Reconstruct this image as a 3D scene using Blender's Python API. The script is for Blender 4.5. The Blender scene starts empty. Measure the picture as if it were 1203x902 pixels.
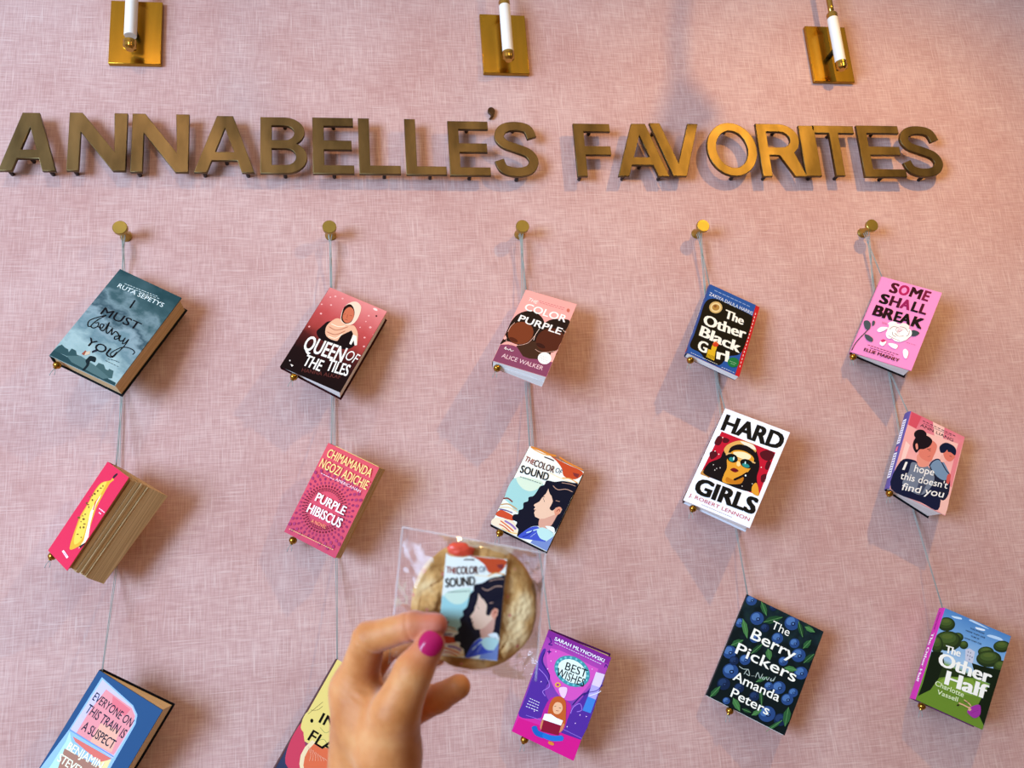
import bpy, bmesh, math, random
import numpy as np
from mathutils import Vector, Matrix, noise
from mathutils.geometry import tessellate_polygon

# ------------------------------------------------------------------ camera, light, exposure
C = bpy.context.scene
COL = C.collection
ZO = 1.5                                   # eye height of the photographer
AX = (Vector((0.98676, -0.14606, -0.07049)), Vector((0.03229, -0.24902, 0.96796)), Vector((0.15893, 0.95742, 0.24100)))
cam = bpy.data.cameras.new('camera')
cam.sensor_width = 36; cam.lens = 1005.2 / 1203 * 36; cam.clip_start = .02
cam.dof.use_dof = True; cam.dof.focus_distance = 1.78; cam.dof.aperture_fstop = 11.5
co = bpy.data.objects.new('camera', cam); COL.objects.link(co)
co.matrix_world = Matrix(((AX[0].x, AX[1].x, -AX[2].x, 0), (AX[0].y, AX[1].y, -AX[2].y, -1.65), (AX[0].z, AX[1].z, -AX[2].z, ZO), (0, 0, 0, 1)))
C.camera = co
vs = C.view_settings
vs.view_transform = 'Standard'; vs.look = 'None'; vs.exposure = 0.0; vs.gamma = 1.0; vs.use_curve_mapping = False

def light(name, kind, loc, target, energy, color, size):
    l = bpy.data.lights.new(name, kind); l.energy = energy; l.color = color
    if kind == 'AREA': l.shape = 'RECTANGLE'; l.size, l.size_y = size
    elif kind == 'SPOT': l.shadow_soft_size = size; l.spot_size = math.radians(112); l.spot_blend = .9
    else: l.shadow_soft_size = size
    o = bpy.data.objects.new(name, l); COL.objects.link(o); o.location = loc
    o.rotation_euler = (Vector(target) - Vector(loc)).to_track_quat('-Z', 'Y').to_euler()
    return o
light('ceiling_spotlight', 'SPOT', (1.39, -1.14, ZO + 1.65), (.85, 0, ZO - .25), 62, (1, .57, .10), .022)
light('ceiling_spotlight', 'SPOT', (.36, -1.14, ZO + 1.65), (.3, 0, ZO - .1), 8, (1, .60, .25), .06)
light('ceiling_spotlight', 'SPOT', (-.64, -1.14, ZO + 1.65), (-.1, 0, ZO - .1), 14, (1, .64, .36), .05)
light('window_daylight', 'AREA', (-3.5, -3.3, ZO + .45), (.1, 0, ZO + .1), 350, (.47, .72, 1), (1.9, 2.2))
w = bpy.data.worlds.new('room_light'); C.world = w; w.use_nodes = True
wn, wl = w.node_tree.nodes, w.node_tree.links
bg = wn['Background']; bg.inputs[1].default_value = .52
tc = wn.new('ShaderNodeTexCoord'); rp = wn.new('ShaderNodeValToRGB')
dt = wn.new('ShaderNodeVectorMath'); dt.operation = 'DOT_PRODUCT'; dt.inputs[1].default_value = (-.74, -.10, .66)   # brighter from the window side and above; dim side added to darken the hand
mr = wn.new('ShaderNodeMapRange'); mr.inputs[1].default_value = -1
nz = wn.new('ShaderNodeTexNoise'); nz.inputs['Scale'].default_value = 2.6; nz.inputs['Detail'].default_value = 2
ad = wn.new('ShaderNodeMath'); ad.operation = 'MULTIPLY_ADD'; ad.inputs[1].default_value = .35
wl.new(tc.outputs['Generated'], dt.inputs[0]); wl.new(dt.outputs['Value'], mr.inputs[0])
wl.new(tc.outputs['Generated'], nz.inputs['Vector']); wl.new(nz.outputs[0], ad.inputs[0]); wl.new(mr.outputs[0], ad.inputs[2])
wl.new(ad.outputs[0], rp.inputs[0]); wl.new(rp.outputs[0], bg.inputs[0])
e = rp.color_ramp.elements
e[0].position = .2; e[0].color = (.10, .065, .045, 1); e[1].position = 1; e[1].color = (1.25, 1.18, 1.05, 1)
for p, c in ((.45, (.30, .22, .15)), (.65, (.62, .52, .40)), (.85, (1.0, .92, .78))):
    q = e.new(p); q.color = (*c, 1)

# ------------------------------------------------------------------ helpers
def lin(h):
    v = [int(h[i:i+2], 16) / 255 for i in (0, 2, 4)]
    return tuple(c / 12.92 if c <= .04045 else ((c + .055) / 1.055) ** 2.4 for c in v) + (1,)
MATS = {}
def mat(name, color, rough=.5, metal=0., spec=.5, **kw):
    if name in MATS: return MATS[name]
    m = bpy.data.materials.new(name); m.use_nodes = True
    b = m.node_tree.nodes['Principled BSDF']
    b.inputs['Base Color'].default_value = lin(color) if isinstance(color, str) else (*color, 1)
    b.inputs['Roughness'].default_value = rough; b.inputs['Metallic'].default_value = metal
    b.inputs['Specular IOR Level'].default_value = spec
    for k, v in kw.items(): b.inputs[k].default_value = v
    MATS[name] = m
    return m
def ink(h): return mat('ink_' + h, tuple(c ** 1.1 for c in lin(h)[:3]), .55, 0, .07)
def nodes(m): return m.node_tree.nodes, m.node_tree.links, m.node_tree.nodes['Principled BSDF']
def ramp(n, stops):
    r = n.new('ShaderNodeValToRGB'); e = r.color_ramp.elements
    e[0].position, e[0].color = stops[0][0], lin(stops[0][1]); e[1].position, e[1].color = stops[-1][0], lin(stops[-1][1])
    for p, c in stops[1:-1]:
        q = e.new(p); q.color = lin(c)
    return r
def cover_mat(name, stops, warp=0., scale=4., detail=4., ax=(0, 1), squash=(1, 1)):
    """printed cover ground: a colour ramp across the cover, broken by noise"""
    m = mat('cover_' + name, 'ffffff', .55, 0, .07); n, l, b = nodes(m)
    uv = n.new('ShaderNodeUVMap'); s = n.new('ShaderNodeSeparateXYZ'); l.new(uv.outputs[0], s.inputs[0])
    k = n.new('ShaderNodeVectorMath'); k.operation = 'DOT_PRODUCT'; k.inputs[1].default_value = (ax[0], ax[1], 0); l.new(uv.outputs[0], k.inputs[0])
    out = k.outputs['Value']
    if warp:
        mp = n.new('ShaderNodeMapping'); mp.inputs['Scale'].default_value = (squash[0], squash[1], 1); l.new(uv.outputs[0], mp.inputs[0])
        z = n.new('ShaderNodeTexNoise'); z.inputs['Scale'].default_value = scale; z.inputs['Detail'].default_value = detail; l.new(mp.outputs[0], z.inputs['Vector'])
        a = n.new('ShaderNodeMath'); a.operation = 'SUBTRACT'; a.inputs[1].default_value = .5; l.new(z.outputs[0], a.inputs[0])
        a2 = n.new('ShaderNodeMath'); a2.operation = 'MULTIPLY_ADD'; a2.inputs[1].default_value = warp; l.new(a.outputs[0], a2.inputs[0]); l.new(out, a2.inputs[2]); out = a2.outputs[0]
    r = ramp(n, stops); l.new(out, r.inputs[0]); l.new(r.outputs[0], b.inputs['Base Color'])
    return m
def mesh(name, verts, faces, mats, fm=None, parent=None, smooth=False, loc=None, M=None):
    me = bpy.data.meshes.new(name); me.from_pydata([tuple(v) for v in verts], [], faces)
    for m in (mats if isinstance(mats, (list, tuple)) else [mats]): me.materials.append(m)
    if fm: me.polygons.foreach_set('material_index', fm)
    if smooth: me.polygons.foreach_set('use_smooth', [True] * len(me.polygons))
    me.update()
    o = bpy.data.objects.new(name, me); COL.objects.link(o)
    if parent: o.parent = parent
    if loc: o.location = loc
    if M is not None: o.matrix_world = M
    return o
def empty(name, loc=(0, 0, 0), M=None):
    o = bpy.data.objects.new(name, None); COL.objects.link(o); o.empty_display_size = .02
    if M is not None: o.matrix_world = M
    else: o.location = loc
    return o
def tag(o, label, cat, group=None):
    o['label'] = label; o['category'] = cat
    if group: o['group'] = group
    return o
def struct(o): o['kind'] = 'structure'; return o
class G:
    """collects shapes into one mesh"""
    def __init__(s): s.v = []; s.f = []; s.m = []
    def add(s, vs, fs, mi=0):
        b = len(s.v); s.v += [tuple(v) for v in vs]; s.f += [tuple(i + b for i in f) for f in fs]; s.m += [mi] * len(fs); return s
    def hexa(s, p, mi=0):                    # 8 corners: front TL TR BR BL, back TL TR BR BL
        return s.add(p, [(0, 3, 2, 1), (4, 5, 6, 7), (0, 1, 5, 4), (1, 2, 6, 5), (2, 3, 7, 6), (3, 0, 4, 7)], mi)
    def box(s, x0, x1, y0, y1, z0, z1, mi=0):
        return s.hexa([(x0, y0, z1), (x1, y0, z1), (x1, y0, z0), (x0, y0, z0), (x0, y1, z1), (x1, y1, z1), (x1, y1, z0), (x0, y1, z0)], mi)
    def lathe(s, prof, org, axis, n=24, mi=0):   # prof: (distance along axis, radius)
        ax = Vector(axis).normalized(); a = ax.orthogonal().normalized(); b = ax.cross(a); o = Vector(org); vs = []; fs = []
        for d, r in prof:
            for i in range(n):
                t = 2 * math.pi * i / n; vs.append(o + ax * d + (a * math.cos(t) + b * math.sin(t)) * r)
        for k in range(len(prof) - 1):
            for i in range(n): fs.append((k * n + i, k * n + (i + 1) % n, (k + 1) * n + (i + 1) % n, (k + 1) * n + i))
        fs.append(tuple(range(n - 1, -1, -1))); fs.append(tuple((len(prof) - 1) * n + i for i in range(n)))
        return s.add(vs, fs, mi)
    def tube(s, pts, r, n=8, mi=0):
        pts = [Vector(p) for p in pts]; rs = r if isinstance(r, (list, tuple)) else [r] * len(pts); vs = []; fs = []; a = None
        for i, p in enumerate(pts):
            t = (pts[min(i + 1, len(pts) - 1)] - pts[max(i - 1, 0)]).normalized()
            if a is None: a = t.orthogonal().normalized()
            a = (a - t * a.dot(t)).normalized(); b = t.cross(a)
            for k in range(n):
                g = 2 * math.pi * k / n; vs.append(p + (a * math.cos(g) + b * math.sin(g)) * rs[i])
        for k in range(len(pts) - 1):
            for i in range(n): fs.append((k * n + i, k * n + (i + 1) % n, (k + 1) * n + (i + 1) % n, (k + 1) * n + i))
        fs.append(tuple(range(n - 1, -1, -1))); fs.append(tuple((len(pts) - 1) * n + i for i in range(n)))
        return s.add(vs, fs, mi)
    def build(s, name, mats, parent=None, smooth=False, **k): return mesh(name, s.v, s.f, mats, s.m, parent, smooth, **k)
def autosmooth(o, deg=35):
    me = o.data; me.polygons.foreach_set('use_smooth', [True] * len(me.polygons))
    bm = bmesh.new(); bm.from_mesh(me); lim = math.radians(deg)
    for ed in bm.edges:
        if len(ed.link_faces) == 2 and ed.calc_face_angle(0) > lim: ed.smooth = False
    bm.to_mesh(me); bm.free(); return o
def bevel(o, w, seg=2):
    m = o.modifiers.new('bevel', 'BEVEL'); m.width = w; m.segments = seg; m.limit_method = 'ANGLE'; return o
def spline(p, closed, n=5):
    p = [np.array(q, float) for q in p]; m = len(p); out = []
    if m < 3: return p
    for i in range(m if closed else m - 1):
        a, b, c, d = (p[(i + k) % m] if closed else p[min(max(i + k, 0), m - 1)] for k in (-1, 0, 1, 2))
        for j in range(n):
            t = j / n; out.append(.5 * (2 * b + (c - a) * t + (2 * a - 5 * b + 4 * c - d) * t * t + (3 * b - a - 3 * c + d) * t ** 3))
    if not closed: out.append(p[-1])
    return out
def brass(name, color, rough, var=.25, scale=(30, 30, 30), spots=False):
    m = mat(name, color, rough, 1.); n, l, b = nodes(m)
    t = n.new('ShaderNodeTexCoord'); mp = n.new('ShaderNodeMapping'); mp.inputs['Scale'].default_value = scale
    z = n.new('ShaderNodeTexNoise'); z.inputs['Scale'].default_value = 1; z.inputs['Detail'].default_value = 4
    geo = n.new('ShaderNodeNewGeometry'); l.new(geo.outputs['Position'], mp.inputs[0]); l.new(mp.outputs[0], z.inputs['Vector'])
    c = lin(color); r = n.new('ShaderNodeValToRGB'); e = r.color_ramp.elements
    e[0].position = .3; e[0].color = tuple(x * (1 - var) for x in c[:3]) + (1,); e[1].position = .7; e[1].color = tuple(min(1, x * (1 + var)) for x in c[:3]) + (1,)
    l.new(z.outputs[0], r.inputs[0]); l.new(r.outputs[0], b.inputs['Base Color'])
    z2 = n.new('ShaderNodeTexNoise'); z2.inputs['Scale'].default_value = 14; z2.inputs['Detail'].default_value = 3; l.new(geo.outputs['Position'], z2.inputs['Vector'])
    bp = n.new('ShaderNodeBump'); bp.inputs['Strength'].default_value = .25; bp.inputs['Distance'].default_value = .002
    l.new(z2.outputs[0], bp.inputs['Height']); l.new(bp.outputs[0], b.inputs['Normal'])
    return m
# ---- printed cover art: P/Q polygon (plain/smooth), S/L stroke, D dashes, T text; numbers are tenths of a millimetre
ART = {
 "storm": """P 2f4d52 3 -2093 3 -1972 1277 -2033 1291 -2093
P 3a585c 3 -1982 23 -1867 58 -1820 132 -1846 204 -1851 244 -1895 243 -1808 333 -1811 386 -1870 484 -1866 534 -1966
P 4a6668 794 -1932 798 -1835 898 -1827 975 -1889 1024 -1885 1020 -1851 1112 -1854 1171 -1990 1086 -2034
P 5b7678 255 -1969 461 -1860 780 -1910 1128 -2002 1046 -2069 397 -2038
D d8e4e4 95 12 253 -232 923 -182
D d8e4e4 95 8 422 -263 987 -211
T e9f1f0 sans 177 -359 1106 -342 88 RUTA SEPETYS
L 0e1018 313 625 -633 611 -445
T 0e1018 sansb 245 -986 999 -969 163 MUST
S 0e1018 210 278 -1271 214 -1295 179 -1173 357 -958 290 -1100 257 -1263 316 -1288 360 -1225 333 -1153 287 -1190
S 0e1018 226 360 -1225 442 -1218 435 -1145 384 -1166 432 -1250 501 -1243 490 -1057 537 -1223 594 -1260 603 -1129
S 0e1018 182 449 -1118 641 -1127
S 0e1018 228 603 -1129 665 -1259 682 -1173 731 -1173 788 -1219 739 -1257 763 -1308 809 -1264 807 -1189 840 -1286 897 -1273 908 -1191
S 0e1018 184 908 -1191 925 -1315 961 -1296 975 -1193 983 -1378 929 -1612 869 -1570 971 -1385 1123 -1341 1209 -1371 1205 -1429
T 0e1018 sansb 371 -1629 958 -1664 156 YOU
Q 1a2a30 600 -1786 700 -1770 738 -1859 658 -1872 686 -1959 680 -2077 645 -2081 643 -1964 585 -1903 587 -1837
P a05a48 450 -1822 463 -1735 528 -1751 508 -1828
P d8c0a8 508 -1828 489 -1754 544 -1706 572 -1765
P 232338 568 -1693 607 -1635 649 -1650 590 -1726
D 26343a 89 5 874 -1745 1150 -1747
D 26343a 90 4 942 -1679 1110 -1665
D 26343a 89 3 891 -1699 1060 -1662""",
 "queen": """P f0b0ae 148 -596 150 -609 143 -620 131 -626 118 -624 109 -616 107 -603 113 -592 125 -586 138 -587
P f0b0ae 227 -340 229 -352 223 -362 212 -367 201 -365 192 -358 191 -347 196 -337 207 -331 219 -333
P f0b0ae 212 -130 214 -143 208 -154 196 -160 182 -159 173 -150 171 -137 177 -125 190 -119 203 -121
P f0b0ae 357 -112 358 -123 353 -134 342 -139 330 -137 322 -130 320 -119 326 -108 337 -103 348 -104
P f0b0ae 85 -949 87 -959 82 -969 71 -975 59 -973 51 -965 50 -955 55 -945 66 -939 77 -941
P f0b0ae 987 -234 988 -246 982 -256 972 -261 960 -260 951 -252 950 -241 956 -230 966 -225 978 -227
P f0b0ae 1136 -450 1138 -464 1131 -477 1117 -484 1102 -482 1091 -472 1089 -458 1097 -445 1111 -438 1126 -440
P f0b0ae 1135 -702 1137 -713 1131 -723 1120 -728 1109 -727 1100 -719 1099 -708 1105 -698 1115 -693 1127 -694
P f0b0ae 1212 -879 1214 -890 1208 -900 1197 -905 1185 -904 1177 -896 1176 -885 1181 -875 1192 -870 1204 -871
P f0b0ae 57 -407 58 -417 54 -425 45 -430 35 -429 27 -422 26 -413 31 -404 40 -399 50 -401
P f0b0ae 129 -190 130 -200 125 -208 116 -213 106 -212 99 -205 98 -196 102 -187 112 -182 122 -184
P f0b0ae 951 -541 952 -549 948 -556 941 -560 932 -559 926 -553 925 -545 929 -538 937 -534 945 -535
P f0b0ae 991 -377 993 -385 988 -392 981 -396 972 -395 966 -389 965 -381 969 -374 977 -370 985 -371
P f0b0ae 1236 -574 1236 -582 1236 -589 1236 -593 1232 -592 1226 -586 1225 -578 1229 -571 1236 -567 1236 -568
P 401818 1118 -177 1120 -188 1116 -198 1107 -203 1096 -200 1088 -192 1085 -180 1089 -170 1099 -165 1110 -168
P f8d8d0 1065 -60 1064 -68 1058 -75 1048 -80 1035 -83 1021 -84 1006 -82 993 -78 982 -72 975 -65 972 -57 973 -49 979 -43 989 -37 1002 -34 1016 -33 1031 -35 1044 -39 1055 -45 1062 -52
Q 1c0c10 250 -1010 276 -855 343 -690 536 -673 832 -671 976 -708 1030 -932 876 -1113 430 -1117
Q e9b596 417 -964 357 -815 383 -677 449 -566 553 -557 717 -602 824 -567 966 -695 1058 -918 1011 -913 934 -800 757 -797 704 -991 535 -1023
S c07a60 178 414 -912 592 -896 727 -740
S c07a60 178 399 -795 572 -799 732 -631
S fbe0c8 179 406 -720 559 -716 675 -641
S fbe0c8 178 484 -984 629 -967 708 -821
P 1c0c10 698 -862 822 -683 886 -734 896 -854 981 -956 869 -1098 691 -1025
P f6e6da 894 -748 966 -749 1063 -916 1030 -949 961 -859 963 -964 919 -957
Q f3d3bc 508 -525 458 -334 491 -172 601 -70 739 -121 796 -285 804 -469 742 -590 588 -605
Q 2a1210 504 -481 458 -287 524 -174 626 -214 712 -342 732 -512 653 -598 554 -564
Q cf7456 543 -508 503 -337 554 -232 652 -263 724 -401 715 -527 642 -578
S 3a1510 150 523 -435 554 -398
S 3a1510 150 636 -401 692 -387
S 7a2a28 210 604 -518 658 -513
S a8503c 120 593 -401 619 -474
T f7efe8 brush 179 -1450 973 -1384 324 QUEEN
T f7efe8 thin 976 -1284 1215 -1302 218 OF
T f7efe8 brush 343 -1741 698 -1724 238 THE
T f7efe8 brush 781 -1650 1202 -1596 245 TILES
T 6e3834 sans 404 -1871 1115 -1700 77 HANNA ALKAF
P e8d8d0 113 -1754 115 -1763 112 -1771 105 -1774 96 -1772 89 -1765 87 -1756 91 -1748 98 -1745 107 -1747
P f0e4dc 144 -1816 211 -1818 197 -1859""",
 "purple": """Q 2c1d18 3 -1368 3 -1139 3 -902 55 -697 176 -552 318 -499 451 -532 576 -626 647 -777 663 -1050 415 -1398 112 -1409 3 -1532
Q 2c1d18 625 -732 722 -576 913 -487 1079 -472 1079 -771 1079 -1120 1030 -1360 725 -1470 573 -1290 574 -980
Q 4a2f22 307 -1454 564 -1225 1063 -1297 1022 -1498 831 -1631 592 -1689 430 -1625
P f4b0a8 1079 -1289 1079 -1575 994 -1574 983 -1377
P f4b0a8 14 -1277 68 -1342 31 -1396 3 -1368
P 8c4a66 3 -1958 3 -1538 193 -1456 328 -1480 502 -1649 634 -1661 823 -1608 1079 -1581 1079 -1958
P 7f4127 462 -927 501 -1007 518 -1098 510 -1190 479 -1276 428 -1345 363 -1392 289 -1413 215 -1406 145 -1371 89 -1312 50 -1235 32 -1146 38 -1054 67 -968 116 -896 182 -846 257 -823 333 -830 404 -866
P 5a2c1e 1079 -871 1079 -957 1079 -1054 1079 -1154 1079 -1246 1027 -1322 954 -1374 873 -1398 791 -1392 717 -1356 657 -1294 617 -1211 602 -1116 612 -1017 647 -923 704 -845 777 -790 860 -764 944 -770 1021 -807
P 5c2b1c 295 -1352 290 -1366 277 -1377 256 -1383 229 -1385 200 -1382 171 -1373 144 -1361 123 -1346 110 -1330 105 -1314 110 -1300 123 -1289 144 -1282 171 -1280 200 -1284 229 -1292 256 -1304 277 -1319 290 -1336
P 40201a 837 -1298 831 -1313 817 -1324 795 -1331 768 -1332 738 -1329 709 -1321 682 -1308 661 -1293 647 -1277 643 -1260 648 -1246 662 -1235 684 -1228 711 -1226 741 -1229 771 -1238 798 -1250 819 -1265 832 -1282
S e8b8a8 83 52 -1348 133 -1468 324 -1431 487 -1304 551 -1093
S e8b8a8 84 672 -1405 791 -1433 951 -1362 1094 -1269
S e8b8a8 86 77 -910 35 -1048 33 -1186
S f2d8cc 87 583 -889 559 -1055 570 -1205
S f2d8cc 89 1025 -756 1102 -780
P f4eeec 1030 -1505 1038 -1549 1033 -1594 1015 -1633 988 -1665 952 -1684 913 -1691 873 -1683 836 -1663 806 -1631 786 -1591 778 -1547 782 -1502 799 -1463 826 -1431 862 -1411 902 -1404 943 -1411 980 -1432 1010 -1464
D b0a4a4 84 4 810 -1506 970 -1516
D b0a4a4 84 4 831 -1545 982 -1552
D b0a4a4 84 4 852 -1584 994 -1587
D b0a4a4 84 4 872 -1623 1005 -1623
T f6ece8 sans 125 -264 324 -292 87 THE
D c05060 90 9 345 -191 896 -188
D c05060 90 8 369 -230 890 -239
P c87060 998 -210 1001 -242 992 -266 974 -273 953 -261 938 -234 935 -203 944 -179 963 -172 983 -184
T f6ece8 bold 129 -524 1004 -549 184 COLOR
T f6ece8 bold 116 -850 1012 -884 173 PURPLE
S f6ece8 109 108 -1609 126 -1553 136 -1616 164 -1589 197 -1610 220 -1569 249 -1614 296 -1584
T f3cdd2 sans 124 -1821 958 -1842 100 ALICE WALKER""",
 "comb": """Q 12100f 9 -503 185 -312 556 -296 997 -314 1057 -422 1063 -1007 1015 -1383 800 -1578 684 -1864 424 -1904 229 -1784 3 -1751 3 -1430 3 -986
D 9db4dc 154 9 108 -109 948 -111
T dfe6f2 sans 31 -293 1027 -296 89 ZAKIYA DALILA HARRIS
P cdb078 380 -450 385 -500 378 -552 357 -601 326 -642 288 -672 246 -688 204 -688 166 -672 137 -642 118 -600 112 -551 119 -500 139 -450 170 -408 209 -377 251 -361 294 -361 332 -377 361 -408
P e2cfa0 352 -466 357 -504 350 -544 334 -583 309 -615 279 -639 245 -652 212 -652 183 -640 160 -617 145 -585 141 -547 147 -507 163 -468 187 -436 218 -411 251 -398 285 -398 315 -410 338 -434
P b08848 323 -483 326 -510 321 -538 309 -565 292 -588 270 -605 246 -614 222 -615 201 -607 185 -590 174 -568 171 -541 176 -513 187 -486 205 -463 227 -445 251 -436 275 -436 296 -444 312 -460
P 8a5a30 260 -483 260 -508 249 -530 231 -541 212 -536 201 -518 200 -493 212 -471 230 -460 248 -465
T f4f0ea didone 477 -678 905 -654 222 The
T f4f0ea didone 104 -1086 1040 -972 267 Other
T f4f0ea didone 96 -1392 1004 -1373 266 Black
T f4f0ea didone 153 -1754 362 -1739 265 G
T f4f0ea didone 578 -1753 844 -1704 260 rl
P dcb42a 367 -1620 521 -1583 553 -1821 374 -1819
Q dcb42a 431 -1612 429 -1443 513 -1431 516 -1605
L 4a3a14 84 383 -1735 389 -1815
L 4a3a14 84 406 -1732 412 -1812
L 4a3a14 84 430 -1730 436 -1810
L 4a3a14 84 454 -1728 460 -1808
L 4a3a14 84 478 -1725 483 -1806
L 4a3a14 84 502 -1723 507 -1803
L 4a3a14 84 526 -1721 531 -1801
P c8452a 538 -1398 540 -1417 536 -1438 526 -1457 512 -1474 495 -1486 477 -1493 458 -1494 442 -1488 430 -1476 422 -1460 420 -1441 424 -1420 433 -1401 447 -1384 464 -1371 483 -1364 501 -1364 518 -1370 530 -1381
S e8803a 171 431 -1432 468 -1363 525 -1391
P 1d7a45 1044 -1602 1048 -1641 1040 -1682 1021 -1721 994 -1753 961 -1777 925 -1789 890 -1789 859 -1776 835 -1752 820 -1719 816 -1680 824 -1640 842 -1601 869 -1568 902 -1544 938 -1531 974 -1532 1005 -1544 1029 -1569
D 9cc8a8 113 4 855 -1662 1008 -1656
D 9cc8a8 113 3 889 -1709 983 -1701
D d8dfee 110 14 55 -1883 646 -1877
D d8dfee 111 6 733 -1895 1017 -1887""",
 "rose": """T 501026 heavy 233 -330 405 -328 260 S
T b0245e heavy 417 -317 626 -312 253 O
T 3a0c1c heavy 642 -300 877 -305 252 M
T 7c1c40 heavy 902 -303 1035 -309 257 E
T 1c0a12 heavy 127 -651 315 -646 244 S
T 4a1028 heavy 336 -646 552 -644 249 H
T 96205a heavy 559 -635 758 -632 242 A
T 24101a heavy 785 -635 932 -636 248 L
T 50142c heavy 946 -632 1093 -633 247 L
T 2a0c18 heavy 101 -984 527 -988 264 BR
T 180a10 heavy 542 -989 878 -976 256 EA
T 201016 heavy 895 -983 1117 -990 255 K
S 54525c 172 5 -1947 18 -1773 59 -1607 116 -1452 161 -1302
Q 4c545a 8 -1190 74 -1150 152 -1205 171 -1332 106 -1362 40 -1285
Q 4c545a 126 -1482 218 -1483 308 -1534 315 -1608 225 -1607 156 -1555
Q 4c545a 166 -1134 207 -1113 228 -1195 195 -1240
Q 424c50 938 -1133 991 -1058 1111 -1084 1067 -1179 983 -1209
P f4e6e0 960 -1213 956 -1276 929 -1333 884 -1379 823 -1408 753 -1419 682 -1410 615 -1382 560 -1338 521 -1281 504 -1218 509 -1155 536 -1098 582 -1052 643 -1023 712 -1012 784 -1022 850 -1050 905 -1094 943 -1150
P f2e4dc 637 -1012 643 -1029 642 -1050 635 -1074 621 -1098 602 -1119 581 -1137 558 -1148 537 -1151 519 -1148 507 -1137 500 -1120 501 -1098 509 -1074 523 -1050 542 -1029 563 -1012 586 -1001 607 -997 625 -1001
P efdfd8 896 -1036 892 -1054 879 -1070 859 -1081 832 -1087 803 -1087 774 -1082 747 -1070 726 -1055 712 -1036 707 -1017 711 -998 724 -983 744 -971 770 -965 800 -965 829 -971 855 -982 877 -998 891 -1016
P fbf3ee 654 -1293 661 -1326 660 -1358 651 -1386 637 -1407 616 -1420 593 -1423 569 -1415 547 -1398 528 -1373 514 -1343 508 -1311 509 -1279 517 -1251 532 -1229 552 -1217 576 -1214 600 -1222 622 -1238 641 -1263
P f8ece6 984 -1160 986 -1192 980 -1223 968 -1248 950 -1265 929 -1273 905 -1270 882 -1258 862 -1237 847 -1209 838 -1177 836 -1145 841 -1115 853 -1090 871 -1072 893 -1065 916 -1067 939 -1079 959 -1100 974 -1128
P fbf3ee 885 -1339 885 -1361 875 -1383 855 -1404 828 -1420 796 -1431 763 -1436 731 -1433 704 -1424 685 -1409 675 -1389 675 -1367 685 -1345 705 -1325 732 -1308 764 -1297 797 -1293 829 -1295 855 -1305 875 -1320
P f6d8d8 833 -1154 833 -1183 823 -1211 803 -1234 777 -1251 746 -1259 714 -1258 683 -1249 656 -1231 637 -1207 628 -1179 628 -1150 638 -1123 657 -1100 684 -1083 715 -1075 747 -1076 778 -1085 804 -1103 823 -1127
P fdf6f2 705 -1176 708 -1195 705 -1215 697 -1232 684 -1246 668 -1255 650 -1258 632 -1255 615 -1247 602 -1233 593 -1215 590 -1196 593 -1177 601 -1159 614 -1145 630 -1136 649 -1133 667 -1136 683 -1145 696 -1158
P fdf6f2 879 -1180 882 -1201 879 -1222 871 -1242 857 -1257 839 -1267 820 -1270 800 -1267 782 -1257 768 -1242 758 -1223 755 -1202 758 -1180 767 -1161 780 -1146 798 -1136 817 -1133 837 -1136 855 -1146 869 -1161
P f2c8cc 775 -1138 777 -1151 775 -1165 769 -1177 759 -1187 747 -1194 733 -1197 720 -1195 708 -1189 698 -1179 692 -1167 690 -1154 692 -1140 698 -1127 708 -1117 720 -1111 734 -1108 747 -1110 760 -1116 769 -1126
S 7a5058 101 547 -1199 598 -1115 698 -1106
S 7a5058 100 714 -1074 816 -1071 901 -1139
S 7a5058 101 668 -1255 761 -1305 849 -1257
S 7a5058 101 570 -1356 683 -1383 817 -1401
S 7a5058 100 696 -1179 751 -1192 784 -1131
S 7a5058 100 900 -1255 932 -1194 915 -1101
S 7a5058 101 612 -1242 647 -1312 720 -1336
S 7a5058 100 665 -1124 672 -1187 721 -1220
Q fbeef0 322 -1312 369 -1212 500 -1176 463 -1262 382 -1337
Q fbeef0 474 -1092 515 -1018 601 -1001 567 -1099
Q fbeef0 466 -1561 494 -1484 578 -1504 555 -1622 483 -1615
Q c83a70 468 -1527 503 -1474 566 -1491 514 -1550
Q fbeef0 627 -1536 720 -1502 816 -1517 805 -1605 697 -1594
Q fbeef0 946 -1603 978 -1541 1055 -1597 1067 -1742 1005 -1731
L 7a3a58 62 352 -1075 378 -1126
L 7a3a58 62 389 -1079 415 -1126
L 7a3a58 62 427 -1082 451 -1127
D 5a2440 142 10 262 -1708 904 -1722
D 7a2a50 142 7 332 -1763 831 -1769
D 8a4870 84 4 942 -1389 1138 -1391
T 40142a bold 228 -1869 944 -1881 75 ELLIE MARNEY""",
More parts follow.
